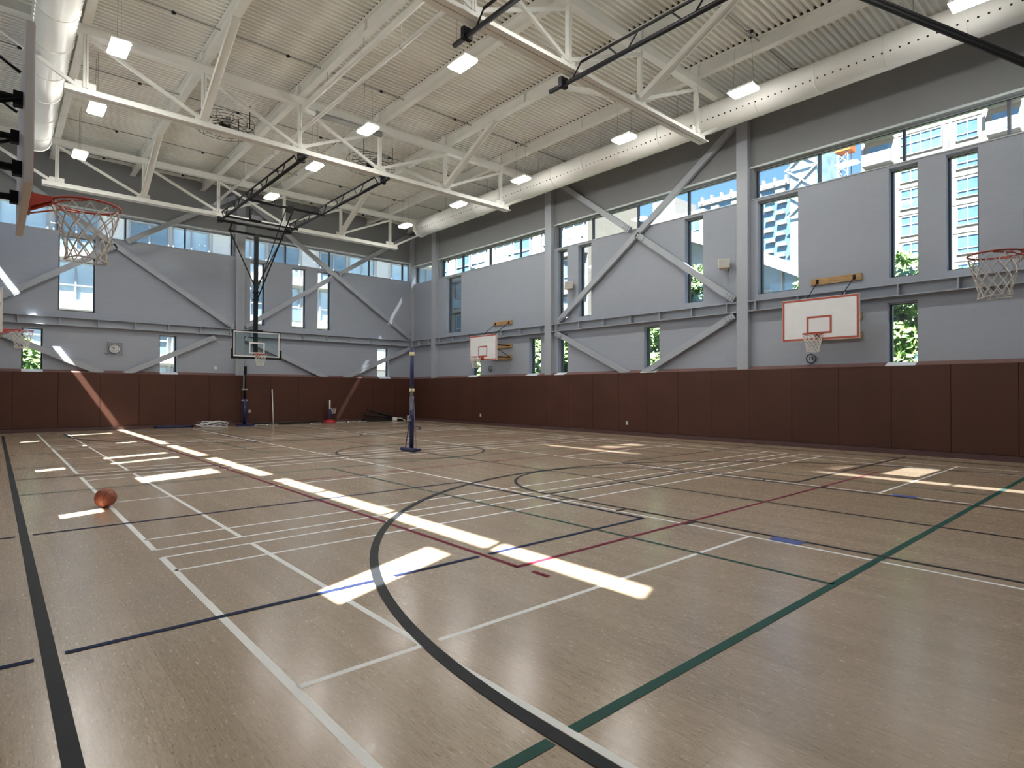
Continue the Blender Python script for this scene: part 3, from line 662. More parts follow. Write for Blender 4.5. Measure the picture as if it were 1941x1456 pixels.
def wall_hoop(bx, by, facing, wallx, label, arms, zb=2.79):
    """white board on arms off a side wall; facing +1 looks to +x"""
    ang = 0 if facing > 0 else PI
    T = Matrix.Translation((bx, by, 0)) @ Matrix.Rotation(ang, 4, 'Z'); zt = zb+1.07
    t = thing('basketball_hoop', label, 'basketball hoop', (bx, by, zb))
    bd = MB(T).box(-0.045, 0, -0.915, 0.915, zb, zt).build('backboard', 'boardwhite', t)
    m = MB(T); m.box(-0.047, -0.003, -0.919, -0.915, zb, zt); m.box(-0.047, -0.003, 0.915, 0.919, zb, zt); m.box(-0.047, -0.003, -0.919, 0.919, zb-0.004, zb); m.build('board_edging', 'edge', bd)
    frame_lines(T, bd, -0.905, 0.905, zb+0.01, zt-0.01, 0.05, 'red', 0.0, 'border_line')
    frame_lines(T, bd, -0.30, 0.30, zb+0.16, zb+0.61, 0.05, 'red', 0.0, 'target_line')
    rim_parts(t, T, zb+0.14)
    dw = abs(wallx-bx)
    for z in arms:      # pair of steel arms to wooden planks on the wall
        for s_ in (-0.42, 0.42):
            MB(T).tube((-0.05, s_, z), (-dw+0.06, s_*1.2, z), 0.028, 8).build('support_arm', 'black', t)
            MB(T).box(-0.10, -0.045, s_-0.035, s_+0.035, z-0.05, z+0.05).build('board_clamp', 'black', t)
        MB(T).box(-dw, -dw+0.05, -0.62, 0.62, z-0.085, z+0.085).build('wall_plank', 'wood', t)
    ztop = 4.45
    MB(T).box(-dw, -dw+0.05, -0.62, 0.62, ztop-0.085, ztop+0.085).build('wall_plank', 'wood', t)
    for s_ in (-0.45, 0.45):
        MB(T).tube((-0.06, s_*0.9, zt-0.15), (-dw+0.05, s_, ztop), 0.012, 6).build('tie_cable', 'black', t)
        MB(T).box(-dw+0.05, -dw+0.075, s_-0.03, s_+0.03, ztop-0.055, ztop+0.055).build('cable_eye', 'black', t)
        MB(T).path([(-0.05, s_, arms[0]), (-dw*0.5, s_*1.1, (arms[0]+arms[-1])/2), (-dw+0.05, s_*1.2, arms[-1])], 0.014, 6).build('cross_brace', 'black', t)
wall_hoop(15.47, 5.91, -1, WX, 'large white backboard with orange-red border nearest on the right wall', (3.45, 2.95))
wall_hoop(15.47, 19.38, -1, WX, 'small white backboard with red border farther along the right wall', (3.45, 2.95))
wall_hoop(0.185, 5.92, 1, WXL, 'backboard seen edge-on at upper left with red rim and white net close by', (3.57, 3.07), 2.855)
wall_hoop(0.155, 19.35, 1, WXL, 'small backboard seen edge-on at the left edge in front of the low far window', (3.57, 3.07), 2.855)

def ceiling_hoop(far, label):
    """glass board on a mast hung from a black rail frame under two trusses"""
    A = 7.86 if far else 7.85
    Y = (lambda y: y) if far else (lambda y: 25.09-y)
    T = Matrix.Translation((A, Y(24.22), 0)) @ Matrix.Rotation(-PI/2 if far else PI/2, 4, 'Z')
    zb, zt = 2.80, 3.86
    t = thing('ceiling_hoop', label, 'basketball hoop', (A, Y(24.22), zb)); BK = 'black'
    bd = MB(T).box(-0.03, -0.012, -0.88, 0.88, zb+0.03, zt-0.03).build('glass_board', 'bglass', t)
    m = MB(T); m.box(-0.05, 0, -0.915, 0.915, zb, zb+0.03); m.box(-0.05, 0, -0.915, 0.915, zt-0.03, zt); m.box(-0.05, 0, -0.915, -0.885, zb+0.03, zt-0.03); m.box(-0.05, 0, 0.885, 0.915, zb+0.03, zt-0.03); m.build('board_frame', BK, bd)
    frame_lines(T, bd, -0.885, 0.885, zb+0.03, zt-0.03, 0.045, 'boardwhite', -0.012, 'border_line')
    frame_lines(T, bd, -0.30, 0.30, zb+0.16, zb+0.61, 0.05, 'boardwhite', -0.012, 'target_line')
    m = MB(T); m.box(-0.07, 0.02, -0.95, 0.95, zb-0.06, zb); m.box(-0.07, 0.02, -0.965, -0.915, zb-0.06, zb+0.33); m.box(-0.07, 0.02, 0.915, 0.965, zb-0.06, zb+0.33); m.build('edge_pad', BK, bd)
    rim_parts(t, T, zb+0.13)
    ym = Y(24.42)
    MB().box(A-0.07, A+0.07, ym-0.07, ym+0.07, zb+0.1, 7.78).build('mast', BK, t)
    for z in (5.1, 5.4): MB().box(A-0.10, A+0.10, ym-0.10, ym+0.10, z, z+0.06).build('mast_collar', BK, t)
    MB().box(A-0.24, A+0.24, ym-0.09, ym+0.09, zt-0.02, zt+0.06).build('head_plate', BK, t)
    for x in (6.50, 9.08):                   # ladder rails along the hall
        m = MB(); m.tube((x, Y(16.05), 8.05), (x, Y(24.65), 8.05), 0.05, 10)
        m.build('rail_tube', BK, t, True)
        MB().tube((x, Y(16.95), 8.33), (x, Y(24.2), 8.33), 0.028, 8).build('rail_tube', BK, t, True)
        y = 16.95; k = 0
        while y < 24.2:
            yb = y-0.25 if k == 0 else y+(0.25 if k % 2 else -0.25)
            MB().tube((x, Y(y), 8.33), (x, Y(yb), 8.06), 0.018, 6).build('rail_rung', BK, t); y += 0.72; k += 1
        for yy in (16.44, 24.40):
            MB().box(x-0.10, x+0.10, Y(yy)-0.05, Y(yy)+0.05, 7.99, 8.2).build('truss_clamp', BK, t)
    for yy, r in ((20.9, 0.045), (23.45, 0.04), (24.15, 0.045)): MB().tube((6.42, Y(yy), 8.0), (9.16, Y(yy), 8.0), r, 8).build('cross_tube', BK, t, True)
    MB().tube((A-1.05, ym, 7.74), (A+1.05, ym, 7.74), 0.045, 8).build('hinge_tube', BK, t, True)
    for s_ in (-1, 1):
        MB().tube((A+s_*1.0, ym, 7.72), (A+s_*0.08, ym, 5.75), 0.024, 8).build('side_brace', BK, t)
        MB().tube((A+s_*1.0, ym, 7.74), (A+s_*1.0, Y(24.15), 8.0), 0.03, 6).build('hinge_link', BK, t)
        MB().tube((A+s_*0.12, Y(20.9), 7.95), (A+s_*0.06, ym-(0.06 if far else -0.06), 5.2 if far else 4.6), (0.026 if s_ > 0 else 0.016)*(1 if far else 1.3), 8).build('fold_brace', BK, t)
    MB().box(A-0.10, A+0.10, Y(20.9)-0.10, Y(20.9)+0.10, 7.85, 8.06).build('brace_block', BK, t)
    m = MB(); m.box(A-0.55, A-0.15, Y(23.45)-0.12, Y(23.45)+0.12, 8.03, 8.2); m.tube((A-0.5, Y(23.45), 8.2), (A-0.5, Y(23.45), 8.45), 0.09, 8); m.build('winch_motor', BK, t)
    for x in (6.50, 9.08): MB().path([(x+0.02, Y(16.5), 8.2), (x+0.1, Y(16.5), 8.45), (x+0.02, Y(16.44), 8.6)], 0.008, 5).build('safety_cable', 'galv', t)
    return t
ceiling_hoop(True, 'glass backboard hung on a black folding mast at the far end')
ceiling_hoop(False, 'near hoop at the right edge hung from the black roof rails overhead')

# ------------------------------------------------------------------ loose things
def basketball():
    c = Vector((1.085, 8.99, 0.121)); t = thing('basketball', 'worn brown basketball lying on the white sideline', 'ball', (c.x, c.y, 0))
    bm = bmesh.new(); bmesh.ops.create_uvsphere(bm, u_segments=40, v_segments=24, radius=0.12)
    o = MB().add([v.co+c for v in bm.verts], [tuple(v.index for v in f.verts) for f in bm.faces]).build('ball_skin', 'ballmat', t)
    for p in o.data.polygons: p.use_smooth = True
    bm.free()
    Rm = Matrix.Rotation(0.7, 3, 'Y') @ Matrix.Rotation(-0.5, 3, 'X') @ Matrix.Rotation(0.5, 3, 'Z')
    def loop(f): return [c+Rm @ (Vector(f(2*PI*i/48)).normalized()*0.1198) for i in range(48)]
    for f in (lambda a: (math.cos(a), math.sin(a), 0), lambda a: (math.cos(a), 0, math.sin(a)),
              lambda a: (math.cos(a), 0.62+0.12*math.cos(2*a), math.sin(a)), lambda a: (math.cos(a), -0.62-0.12*math.cos(2*a), math.sin(a))):
        MB().path(loop(f), 0.0022, 5, True).build('seam', 'seam', t)
basketball()
def volleyball_post(x, y, label, style):
    t = thing('volleyball_post', label, 'post', (x, y, 0))
    if style == 'center':
        MB().box(x-0.16, x+0.08, y-0.30, y+0.20, 0.02, 0.07).build('base', 'navy', t)
        MB().tube((x-0.13, y-0.36, 0.05), (x-0.13, y+0.26, 0.05), 0.045, 10).build('base_roller', 'navy', t)
        MB().tube((x, y, 0.05), (x, y, 1.35), 0.056, 14).build('lower_tube', 'navy', t, True)
        MB().tube((x, y, 1.35), (x, y, 2.55), 0.048, 14).build('upper_tube', 'navy', t, True)
        for z in (2.36, 1.46): MB().tube((x, y, z), (x, y, z+0.09), 0.064, 14).build('collar', 'yellow', t, True)
        MB().box(x-0.062, x-0.047, y-0.045, y-0.03, 1.0, 1.5).build('ratchet_bar', 'silver', t)
        MB().tube((x-0.03, y-0.058, 1.02), (x-0.03, y-0.058, 1.55), 0.010, 8).build('height_rod', 'silver', t)
        MB().box(x-0.12, x-0.05, y-0.03, y+0.03, 0.74, 0.88).build('winch', 'galv', t)
        MB().tube((x-0.11, y-0.05, 0.8), (x-0.11, y-0.16, 0.9), 0.014, 6).build('winch_handle', 'black', t)
        MB().tube((x-0.15, y+0.05, 0.06), (x-0.05, y+0.01, 0.8), 0.012, 8).build('stay', 'navy', t)
        MB().tube((x+0.07, y-0.1, 0.06), (x+0.045, y-0.02, 1.2), 0.012, 8).build('stay', 'silver', t)
    else:
        MB().box(x-0.30, x+0.35, y-0.25, y+0.20, 0.02, 0.06).build('base', 'navy', t)
        MB().tube((x, y, 0.05), (x, y, 1.15), 0.075, 14).build('lower_tube', 'navy', t, True)
        MB().tube((x, y, 1.15), (x, y, 2.3), 0.05, 14).build('upper_tube', 'black', t, True)
        MB().tube((x-0.05, y-0.03, 1.55), (x-0.05, y-0.03, 2.15), 0.025, 8).build('height_rod', 'silver', t)
        MB().box(x-0.03, x+0.06, y-0.05, y+0.05, 2.2, 2.52).build('pulley_head', 'black', t)
        for z in (1.05, 1.52): MB().box(x-0.13, x+0.09, y-0.07, y+0.05, z, z+0.06).build('winch', 'silver', t)
volleyball_post(7.80, 12.58, 'navy volleyball post with cream collars standing at mid court', 'center')
volleyball_post(8.00, 26.15, 'navy and black volleyball post parked against the far wall pads', 'far')
t = thing('white_pole', 'slim white pole propped upright against the far wall pads', 'pole', (9.28, 26.44, 0))
MB().tube((9.28, 26.38, 0.0), (9.26, 26.51, 1.55), 0.022, 10).build('shaft', 'plastic', t, True); MB().tube((9.28, 26.38, 0), (9.28, 26.379, 0.05), 0.028, 10).build('foot_cap', 'black', t)
x, y = 11.78, 26.15
t = thing('toy_hoop', 'childs toy basketball hoop with red base by the far wall', 'toy hoop', (x, y, 0))
MB().lathe([(0, 0), (0.27, 0), (0.28, 0.05), (0.20, 0.12), (0.07, 0.16), (0, 0.16)], (x, y, 0), 18).build('base', 'redplastic', t, True)
MB().tube((x, y, 0.14), (x, y, 0.66), 0.055, 12).build('pole', 'blueplastic', t, True)
T_ = Matrix.Translation((x, y, 0)) @ Matrix.Rotation(-0.40, 4, 'Z')
MB(T_).pad(-0.24, 0.24, 0.64, 1.06, -0.03, 0.03, 0.02, lambda u, z, d: (d, u, z)).build('board', 'plastic', t)
frame_lines(T_, t, -0.1, 0.1, 0.72, 0.86, 0.02, 'black', 0.031, 'target_line')
MB(T_).ring((0.17, 0, 0.70), 0.13, 0.012, 20, 6).build('rim', 'redplastic', t, True)
m = MB(T_); net_mesh(m, (0.17, 0, 0.70), 0.12, 0.24, 0.008, 8, 4); m.build('net', 'cord', t)
# folded net by the wall
t = thing('folded_net', 'bundle of white net tape in loops on the floor by the far wall', 'net', (6.75, 26.2, 0))
for k in range(7):
    ln = random.uniform(0.35, 0.72); cx_ = 6.75+random.uniform(-0.25, 0.25); zz = 0.02+0.028*k
    pts = []
    for i in range(28):
        a = 2*PI*i/28; pts.append((cx_+ln*math.cos(a)+0.04*math.sin(3*a+k), 26.15+0.13*math.sin(a+0.4*k)+0.03*math.sin(2*a), max(0.016, zz+0.05*math.sin(2*a+k))))
    MB().path(pts, 0.016, 5, True).build('tape_loop', 'plastic', t)
m = MB()
for k in range(40):
    a = random.uniform(0, 2*PI); p = Vector((6.75+random.uniform(-0.4, 0.5), 26.15+random.uniform(-0.1, 0.1), random.uniform(0.01, 0.2))); m.path([p, p+Vector((0.2*math.cos(a), 0.06*math.sin(a), random.uniform(-0.02, 0.02)+0.02)), p+Vector((0.35*math.cos(a+0.3), 0.1*math.sin(a), 0.02))], 0.005, 4)
m.build('netting', 'wire', t)
def lying_pole(x0, x1, y, z, r, m, label, tilt=0.0, dy=0.0):
    t = thing('lying_pole', label, 'pole', ((x0+x1)/2, y, 0)); MB().tube((x0, y, z), (x1, y+dy, z+tilt), r, 10).build('shaft', m, t, True)
    for xx, zz, yy in ((x0, z, y), (x1, z+tilt, y+dy)): MB().tube((xx-0.03, yy, zz), (xx+0.03, yy, zz), r+0.008, 10).build('end_cap', 'black', t, True)
lying_pole(4.75, 6.05, 26.30, 0.05, 0.042, 'navy', 'navy pole lying on the floor left of the white net bundle')
lying_pole(8.45, 9.15, 26.40, 0.045, 0.036, 'black', 'short black pole lying along the skirting between parked post and white pole')
lying_pole(9.35, 11.4, 26.36, 0.045, 0.036, 'black', 'black pole lying along the skirting right of the white pole')
# dark stack of badminton posts near the far corner
for k, (x0, x1, z, tl) in enumerate(((13.6, 16.0, 0.053, 0.0), (13.7, 16.1, 0.053, 0.0), (13.75, 15.6, 0.55, -0.497), (13.5, 15.9, 0.33, -0.277), (13.65, 16.15, 0.053, 0.0))):
    lying_pole(x0, x1, 26.42-0.11*k, z, 0.045, 'black', ['black pole flat on the floor nearest the pads in the far corner heap', 'second black pole from the pads lying flat in the corner heap', 'steepest black pole sticking up from the corner heap', 'gently slanting black pole in the corner heap', 'foremost black pole lying flat in the corner heap'][k], tl)
t = thing('net_roll', 'small white roll of net lying in front of the black pole heap', 'net', (15.0, 25.6, 0))
MB().tube((14.85, 25.72, 0.10), (15.05, 25.68, 0.10), 0.10, 12).build('roll', 'plastic', t, True); MB().path([(15.05, 25.68, 0.15), (15.3, 25.65, 0.14), (15.5, 25.6, 0.03)], 0.018, 6).build('loose_end', 'plastic', t)
sc_lab = ['crumpled white strap on the floor just right of the toy hoop', 'folded white strap on the floor beyond the toy hoop', 'flat white strap left of the black pole heap', 'white strap scrap under the slim white pole', 'white strap scrap between parked post and white pole', 'white strap trailing left of the toy hoop base']
for k, xx in enumerate((12.35, 12.9, 13.43, 9.15, 8.66, 11.1)):
    t = thing('strap_scrap', sc_lab[k], 'strap', (xx, 26.1, 0))
    pts = [(xx-0.22+0.055*i, 26.1+0.05*math.sin(i*1.7+k), 0.016+0.018*abs(math.sin(i*1.3+k))) for i in range(9)]
    MB().path(pts, 0.015, 5).build('strap', 'tape', t); MB().box(xx-0.26, xx-0.2, 26.07, 26.13, 0.001, 0.03).build('buckle', 'plastic', t)

# wall fittings
def outlet(p, axis, label, w_=0.09, h=0.12):
    t = thing('wall_outlet', label, 'outlet', p); x, y, z = p
    if axis == 'X': MB().box(x-0.012, x, y-w_/2, y+w_/2, z-h/2, z+h/2).build('plate', 'plastic', t); [MB().box(x-0.014, x-0.012, y-0.018, y+0.018, z+k-0.012, z+k+0.012).build('socket', 'wire', t) for k in (-0.03, 0.03)]
    else: MB().box(x-w_/2, x+w_/2, y-0.012, y, z-h/2, z+h/2).build('plate', 'plastic', t); [MB().box(x-0.018, x+0.018, y-0.014, y-0.012, z+k-0.012, z+k+0.012).build('socket', 'wire', t) for k in (-0.03, 0.03)]
outlet((PX-0.006, 12.54, 0.41), 'X', 'white outlet low on the right wall pads under the crossed braces')
outlet((PX-0.006, 20.64, 0.42), 'X', 'tiny white outlet low on the right wall pads near the far end')
outlet((8.32, PY-0.008, 0.60), 'Y', 'white outlet on the far wall pads beside the parked post')
outlet((7.02, WY, 2.44), 'Y', 'white switch plate on the far grey wall above the pads', 0.1, 0.12)
t = thing('wall_clock', 'square wire-caged clock on the far wall', 'clock', (3.44, WY, 3.06)); cx_, cz_ = 3.45, 3.06
MB().tube((cx_, WY, cz_), (cx_, WY-0.05, cz_), 0.185, 28).build('case', 'black', t, True); dl = MB().tube((cx_, WY-0.05, cz_), (cx_, WY-0.056, cz_), 0.17, 28).build('dial', 'clockface', t)
MB().bar((cx_, WY-0.06, cz_), (cx_-0.05, WY-0.06, cz_+0.06), 0.004, 0.014).build('hour_hand', 'black', dl); MB().bar((cx_, WY-0.062, cz_), (cx_-0.10, WY-0.062, cz_+0.07), 0.004, 0.009).build('minute_hand', 'black', dl)
for k in range(12):
    a = 2*PI*k/12; MB().bar((cx_+0.135*math.cos(a), WY-0.058, cz_+0.135*math.sin(a)), (cx_+0.155*math.cos(a), WY-0.058, cz_+0.155*math.sin(a)), 0.003, 0.01, (0, 1, 0)).build('hour_mark', 'black', dl)
m = MB()
for k in range(9):
    o_ = -0.23+0.46*k/8; rr = 0.009 if k in (0, 8) else 0.0035
    m.tube((cx_+o_, WY-0.09, cz_-0.23), (cx_+o_, WY-0.09, cz_+0.23), rr, 5); m.tube((cx_-0.23, WY-0.09, cz_+o_), (cx_+0.23, WY-0.09, cz_+o_), rr, 5)
for sx_ in (-1, 1):
    for sz_ in (-1, 1): m.tube((cx_+sx_*0.23, WY-0.09, cz_+sz_*0.23), (cx_+sx_*0.23, WY, cz_+sz_*0.23), 0.009, 5)
m.build('wire_guard', 'wire', t)
def speaker(y, z, label, turn):
    T = Matrix.Translation((WX-0.17, y, z)) @ Matrix.Rotation(turn, 4, 'Z') @ Matrix.Rotation(0.25, 4, 'Y')
    t = thing('wall_speaker', label, 'speaker', (WX-0.17, y, z))
    MB(T).hexa([(-0.14, -0.16, -0.14), (-0.14, 0.16, -0.14), (-0.14, 0.16, 0.14), (-0.14, -0.16, 0.14)], [(0.10, -0.11, -0.10), (0.10, 0.11, -0.10), (0.10, 0.11, 0.12), (0.10, -0.11, 0.12)]).build('cabinet', 'beige', t)
    MB(T).box(-0.15, -0.14, -0.14, 0.14, -0.12, 0.12).build('grille', 'concrete', t)
    MB().box(WX-0.08, WX, y-0.04, y+0.04, z-0.1, z+0.12).build('bracket', 'wire', t)
    MB().tube((WX-0.012, y-0.02, z-0.1), (WX-0.012, y-0.02, 4.2), 0.012, 6).build('conduit', 'steel', t)
speaker(8.98, 5.30, 'small beige speaker beside the nearest column on the right wall', 0.5)
speaker(15.30, 5.50, 'small beige speaker between the narrow windows on the right wall', 0.5)
def emblem(y, z, label, kind):
    t = thing('round_wall_plate', label, 'wall plate', (WX, y, z)); x = WX
    MB().tube((x, y, z), (x-0.03, y, z), 0.135, 24).build('disc', 'steel', t); MB().ring((x-0.03, y, z), 0.115, 0.016, 28, 6, 'X').build('rim_ring', 'dark', t, True)
    m = MB()
    if kind: m.box(x-0.036, x-0.03, y-0.065, y-0.02, z-0.06, z+0.06); m.box(x-0.036, x-0.03, y-0.02, y+0.03, z+0.035, z+0.055); m.box(x-0.036, x-0.03, y+0.02, y+0.04, z-0.04, z+0.035)
    else: m.ring((x-0.033, y-0.01, z-0.03), 0.04, 0.012, 16, 5, 'X'); m.bar((x-0.033, y+0.03, z-0.03), (x-0.033, y-0.02, z+0.07), 0.01, 0.024)
    m.build('dark_mark', 'dark', t)
emblem(6.54, 2.40, 'round grey wall plate with a dark mark under the large right backboard', 1)
emblem(20.20, 2.50, 'round grey wall plate with a six-like mark under the small far backboard', 0)

# ------------------------------------------------------------------ outside
struct(MB().box(-150, 400, -150, 400, -0.6, -0.25).build('outside_ground', 'ground'))
def rect_part(axis, d0, d1, u0, u1, z0, z1):
    return MB().box(d0, d1, u0, u1, z0, z1) if axis == 'X' else MB().box(u0, u1, d0, d1, z0, z1)
class Facade:
    """parts placed on one face of a building, alike pieces sharing a mesh"""
    def __init__(s, t, axis, d): s.t = t; s.axis = axis; s.d = d; s.c = {}
    def put(s, name, m, wu, wz, d0, d1, u, z, par=None):
        par = par or s.t
        key = (name, m, round(wu, 3), round(wz, 3), d0, d1)
        if key not in s.c:
            o = rect_part(s.axis, s.d+min(d0, d1), s.d+max(d0, d1), u, u+wu, z, z+wz).build(name, m, par); s.c[key] = (o, u, z); return o
        o, u0, z0 = s.c[key]; off = (0, u-u0, z-z0) if s.axis == 'X' else (u-u0, 0, z-z0)
        return inst(o, name, par, off)
    def window(s, u, z, wu, wz, glass='outglass', nu=2, tr=0.35):
        f = s.put('window', glass, wu, wz, -0.05, 0.0, u, z)
        e = 0.09
        for k in range(nu+1): s.put('window_bar', 'outframe', e, wz, -0.14, -0.05, u+(wu-e)*k/nu, z, f)
        for zz in (0, wz-e, wz*tr): s.put('window_rail', 'outframe', wu, e, -0.14, -0.05, u, z+zz, f)
    def balcony(s, u, z, wu):
        s.put('balcony_slab', 'towerwhite', wu, 0.25, -1.4, 0, u, z); s.put('balcony_door', 'outglass', wu-0.5, 2.2, -0.05, 0, u+0.25, z+0.25)
        s.put('balcony_rail', 'outframe', wu, 0.08, -1.4, -1.32, u, z+1.25); s.put('balcony_glass', 'paleglass', wu-0.1, 0.9, -1.38, -1.34, u+0.05, z+0.32)
        for k in (0, 0.5, 1): s.put('balcony_post', 'outframe', 0.07, 1.0, -1.4, -1.33, u+(wu-0.07)*k, z+0.25)
t = thing('apartment_tower', 'cream apartment tower with bay windows and balconies seen through the right-hand windows', 'building', (76, 12, 0))
MB().box(76, 94, -6, 24, -0.3, 45).build('tower_wall', 'cream', t)
F_ = Facade(t, 'X', 76)
for k in range(1, 12):
    z = 0.4+3.0*k
    F_.balcony(20.9, z, 2.9); F_.window(16.4, z+0.5, 3.9, 2.2, nu=4, tr=0.55); F_.window(13.3, z+0.6, 1.9, 2.0, nu=2, tr=0.3); F_.balcony(9.9, z, 2.6)
    F_.put('floor_band', 'towerwhite', 8.2, 0.2, -0.06, 0, 12.7, z-0.12)
    if 4 < k < 11: F_.window(5.2, z+0.5, 3.9, 2.2, nu=4, tr=0.55)
for u in (12.75, 15.55, 16.1, 20.5, 23.95): F_.put('pilaster', 'towerwhite', 0.25, 34, -0.15, 0, u, 0)
t = thing('checkered_tower', 'distant white tower with a checkerboard of balconies', 'building', (220, 110, 0))
MB().box(220, 245, 94, 131, -0.3, 79).build('tower_wall', 'outglass', t)
F_ = Facade(t, 'X', 220)
for r in range(21):
    z = 36+2.0*r
    for c in range(8):
        if (r+c) % 2 == 0: F_.put('balcony_box', 'towerwhite', 3.4, 1.25, -1.2, 0, 95+4.4*c+(0.6 if r % 4 < 2 else 0), z)
F_.put('parapet', 'towerwhite', 37, 2.0, -1.2, 0, 94, 78.5)
for c in range(9): F_.put('crown_fin', 'towerwhite', 0.8, 3.0, -1.4, 0, 94.5+4.3*c, 79)
t = thing('glass_tower', 'distant blue glass tower with white diagonal bracing', 'building', (200, 82, 0))
MB().box(200, 220, 77, 85.5, -0.3, 150).build('tower_wall', 'paleglass', t)
for k in range(10):
    z = 60+8*k; MB().bar((199.6, 76.5, z), (199.6, 86.5, z+8), 0.5, 0.5).build('diagonal_strip', 'cranewhite', t); MB().bar((199.5, 86.5, z), (199.5, 76.5, z+8), 0.5, 0.5).build('diagonal_strip', 'cranewhite', t)
    MB().bar((199.4, 76, z), (199.4, 87, z), 0.4, 0.4).build('floor_band', 'cranewhite', t)
t = thing('tower_crane', 'white lattice crane mast with an orange cab', 'crane', (92, 31.6, 0))
for dx in (-0.7, 0.7):
    for dy in (-0.7, 0.7): MB().tube((92+dx, 31.6+dy, -0.3), (92+dx, 31.6+dy, 37.5), 0.09, 6).build('mast_leg', 'cranewhite', t)
for k in range(12):
    z = 20+1.45*k
    for sgn in (-1, 1): MB().tube((91.3, 31.6-0.7*sgn, z), (91.3, 31.6+0.7*sgn, z+1.45), 0.06, 5).build('lattice_bar', 'cranewhite', t)
MB().box(91, 93, 30.4, 32.6, 36.2, 38.4).build('cab', 'orange', t); MB().box(90.95, 91, 30.7, 32.3, 36.9, 38.0).build('cab_window', 'outglass', t)
MB().bar((92, 31.6, 34.5), (92, 29.9, 34.5), 1.8, 0.15).build('platform', 'cranewhite', t); MB().tube((92, 25, 39.5), (92, 60, 41.0), 0.35, 6).build('jib', 'orange', t)
# low building with a vaulted pale roof
t = thing('vaulted_hall', 'low pale building with a curved roof and glazed front outside the right wall', 'building', (48, 28, 0))
cur = [(17+26*i/16, 10.2+8.6*math.sin(PI/2*i/16)) for i in range(17)]
m = MB()
for i in range(16):
    (a, za), (b, zb_) = cur[i], cur[i+1]; m.hexa([(44.2, a, za-0.9), (60, a, za-0.9), (60, a, za), (44.2, a, za)], [(44.2, b, zb_-0.9), (60, b, zb_-0.9), (60, b, zb_), (44.2, b, zb_)])
m.build('curved_roof', 'pinkroof', t)
for i in range(16):
    (a, za), (b, zb_) = cur[i], cur[i+1]
    MB().hexa([(46, a, -0.3), (59, a, -0.3), (59, a, za-0.9), (46, a, za-0.9)], [(46, b, -0.3), (59, b, -0.3), (59, b, zb_-0.9), (46, b, zb_-0.9)]).build('glazed_bay', 'paleglass', t)
    MB().box(45.8, 46.0, a-0.06, a+0.06, -0.3, za-0.9).build('glazing_bar', 'outframe', t)
for k in range(1, 8): MB().box(45.85, 46.0, 17+(0 if k < 5 else 4.0*(k-4)), 43, 1.9*k, 1.9*k+0.1).build('glazing_rail', 'outframe', t)
t = thing('penthouse_block', 'pale block with a row of dark openings rising behind the curved roof', 'building', (75, 57, 0))
MB().box(75, 85, 44, 60, -0.3, 27.5).build('block_wall', 'towerwhite', t)
F_ = Facade(t, 'X', 75)
for k in range(6):
    for r_ in range(3): F_.window(44.6+2.6*k, 17+3.4*r_, 1.9, 2.3)
MB().box(77, 83, 50, 54, 27.5, 31).build('lift_house', 'towerwhite', t)
def glass_block(axis, d, dep, u0, u1, zt, label, seed, clad='towerwhite', wallm='cream', ga='outglass', gb='paleglass'):
    """pale apartment block of window bays, spandrels and white slabs"""
    rd = random.Random(seed)
    loc = (d, (u0+u1)/2, 0) if axis == 'X' else ((u0+u1)/2, d, 0)
    t = thing('apartment_block', label, 'building', loc)
    rect_part(axis, d, d+dep, u0, u1, -0.3, zt).build('block_wall', wallm, t); F_ = Facade(t, axis, d)
    z = 0.2
    while z < zt-2:
        F_.put('floor_slab', clad, u1-u0, 0.35, -0.5, 0, u0, z-0.05)
        u = u0+0.3; k = 0
        while u < u1-2.6:
            if k % 3 == 2: F_.put('wall_panel', clad, 1.1, 2.7, -0.1, 0, u, z+0.3); u += 1.4
            else:
                F_.window(u, z+0.5, 2.3, 2.4, ga if (k+int(z)) % 2 else gb, nu=2, tr=0.38)
                if (k+int(z)) % 4 == 0: F_.put('balcony_rail', 'outframe', 2.3, 0.09, -0.55, -0.47, u, z+1.3); F_.put('balcony_glass', 'paleglass', 2.3, 0.9, -0.53, -0.49, u, z+0.35)
                u += 2.5
            k += 1
        z += 3.15
    F_.put('roof_edge', clad, u1-u0, 0.5, -0.7, 0, u0, zt-0.2)
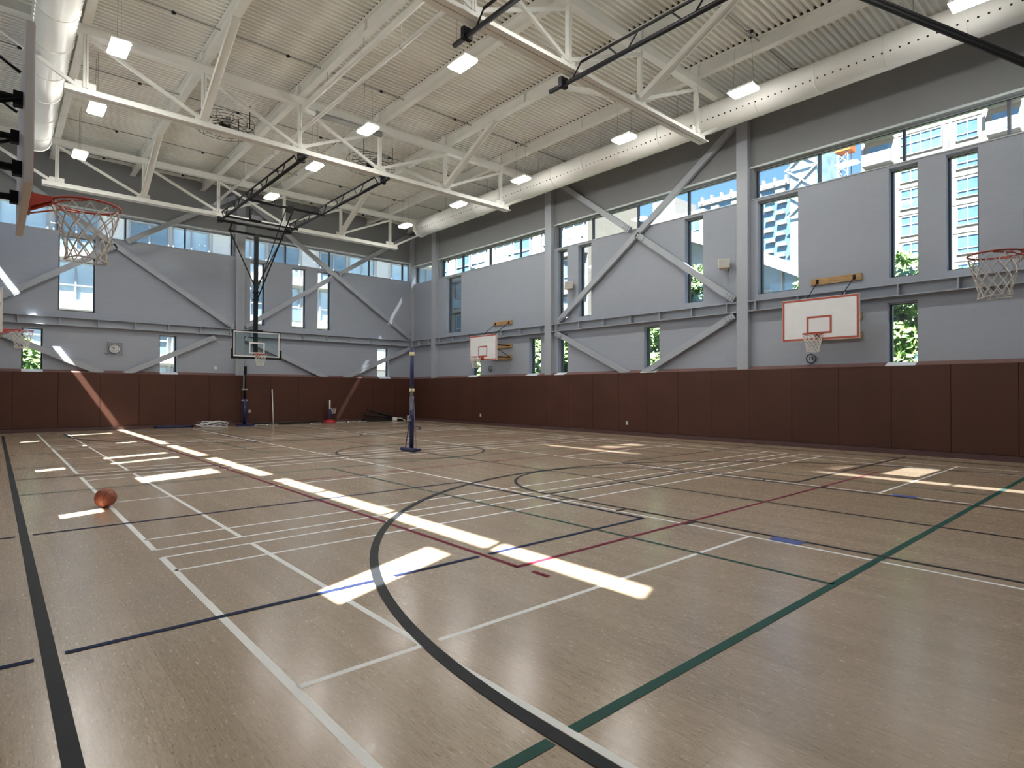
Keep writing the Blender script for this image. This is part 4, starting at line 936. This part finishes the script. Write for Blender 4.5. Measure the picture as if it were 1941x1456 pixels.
glass_block('Y', 45, 14, -6.6, 31, 21.5, 'pale apartment block with blue windows seen through the far wall windows', 3, 'warmwhite', 'warmwhite', 'paleglass', 'mistglass')
glass_block('X', 36, 7, 31.5, 62, 21.5, 'blue glazed apartment block seen through the right-hand windows near the far corner', 5)
def tree(x, y, h, r, label, n=2600, seed=0):
    rd = random.Random(seed); t = thing('leafy_tree', label, 'tree', (x, y, -0.25), 'trees outside the windows')
    MB().tube((x, y, -0.25), (x+0.1, y, h*0.62), 0.13, 8, 0.05).build('trunk', 'trunk', t, True)
    m = MB(); blobs = [(Vector((rd.uniform(-0.6, 0.6)*r, rd.uniform(-0.6, 0.6)*r, h*rd.uniform(0.35, 0.88))), r*rd.uniform(0.35, 0.6)) for _ in range(14)]
    for _ in range(n):
        c, br = rd.choice(blobs); v = Vector((rd.gauss(0, 1), rd.gauss(0, 1), rd.gauss(0, 1))).normalized()*br*rd.uniform(0.55, 1.0)+c+Vector((x, y, -0.25))
        a = Vector((rd.gauss(0, 1), rd.gauss(0, 1), rd.gauss(0, 1))).normalized()*0.16; b = a.orthogonal().normalized()*0.09
        m.add([v-a, v+b, v+a, v-b], [(0, 1, 2, 3)])
    o = m.build('foliage', 'leaf', t); o['kind'] = 'stuff'
tree(23.6, 6.3, 7.2, 1.5, 'leafy tree right behind the low window of the nearest right-wall bay', seed=1)
tree(26.5, 4.9, 7.6, 1.4, 'leafy tree outside behind the near right hoop net', seed=2)
tree(23.5, 9.6, 6.6, 1.0, 'slim leafy tree outside the wide right-wall window', seed=3)
tree(27.6, 16.9, 9.0, 1.3, 'tall leafy tree outside the window under the near speaker', seed=4)
tree(23.0, 16.4, 5.4, 1.5, 'bushy tree outside the low window by the brace foot', seed=5)
tree(22.6, 21.6, 5.2, 1.3, 'bushy tree outside the low window left of the far backboard plate', seed=6)
tree(23.6, 25.4, 5.6, 1.5, 'bushy tree outside the low window beside the second column', seed=7)
tree(23.4, 29.6, 5.5, 1.4, 'bushy tree outside behind the far backboard net', seed=8)
tree(1.6, 34.0, 4.4, 1.3, 'bushy tree outside the low window at the left end of the far wall', seed=9)
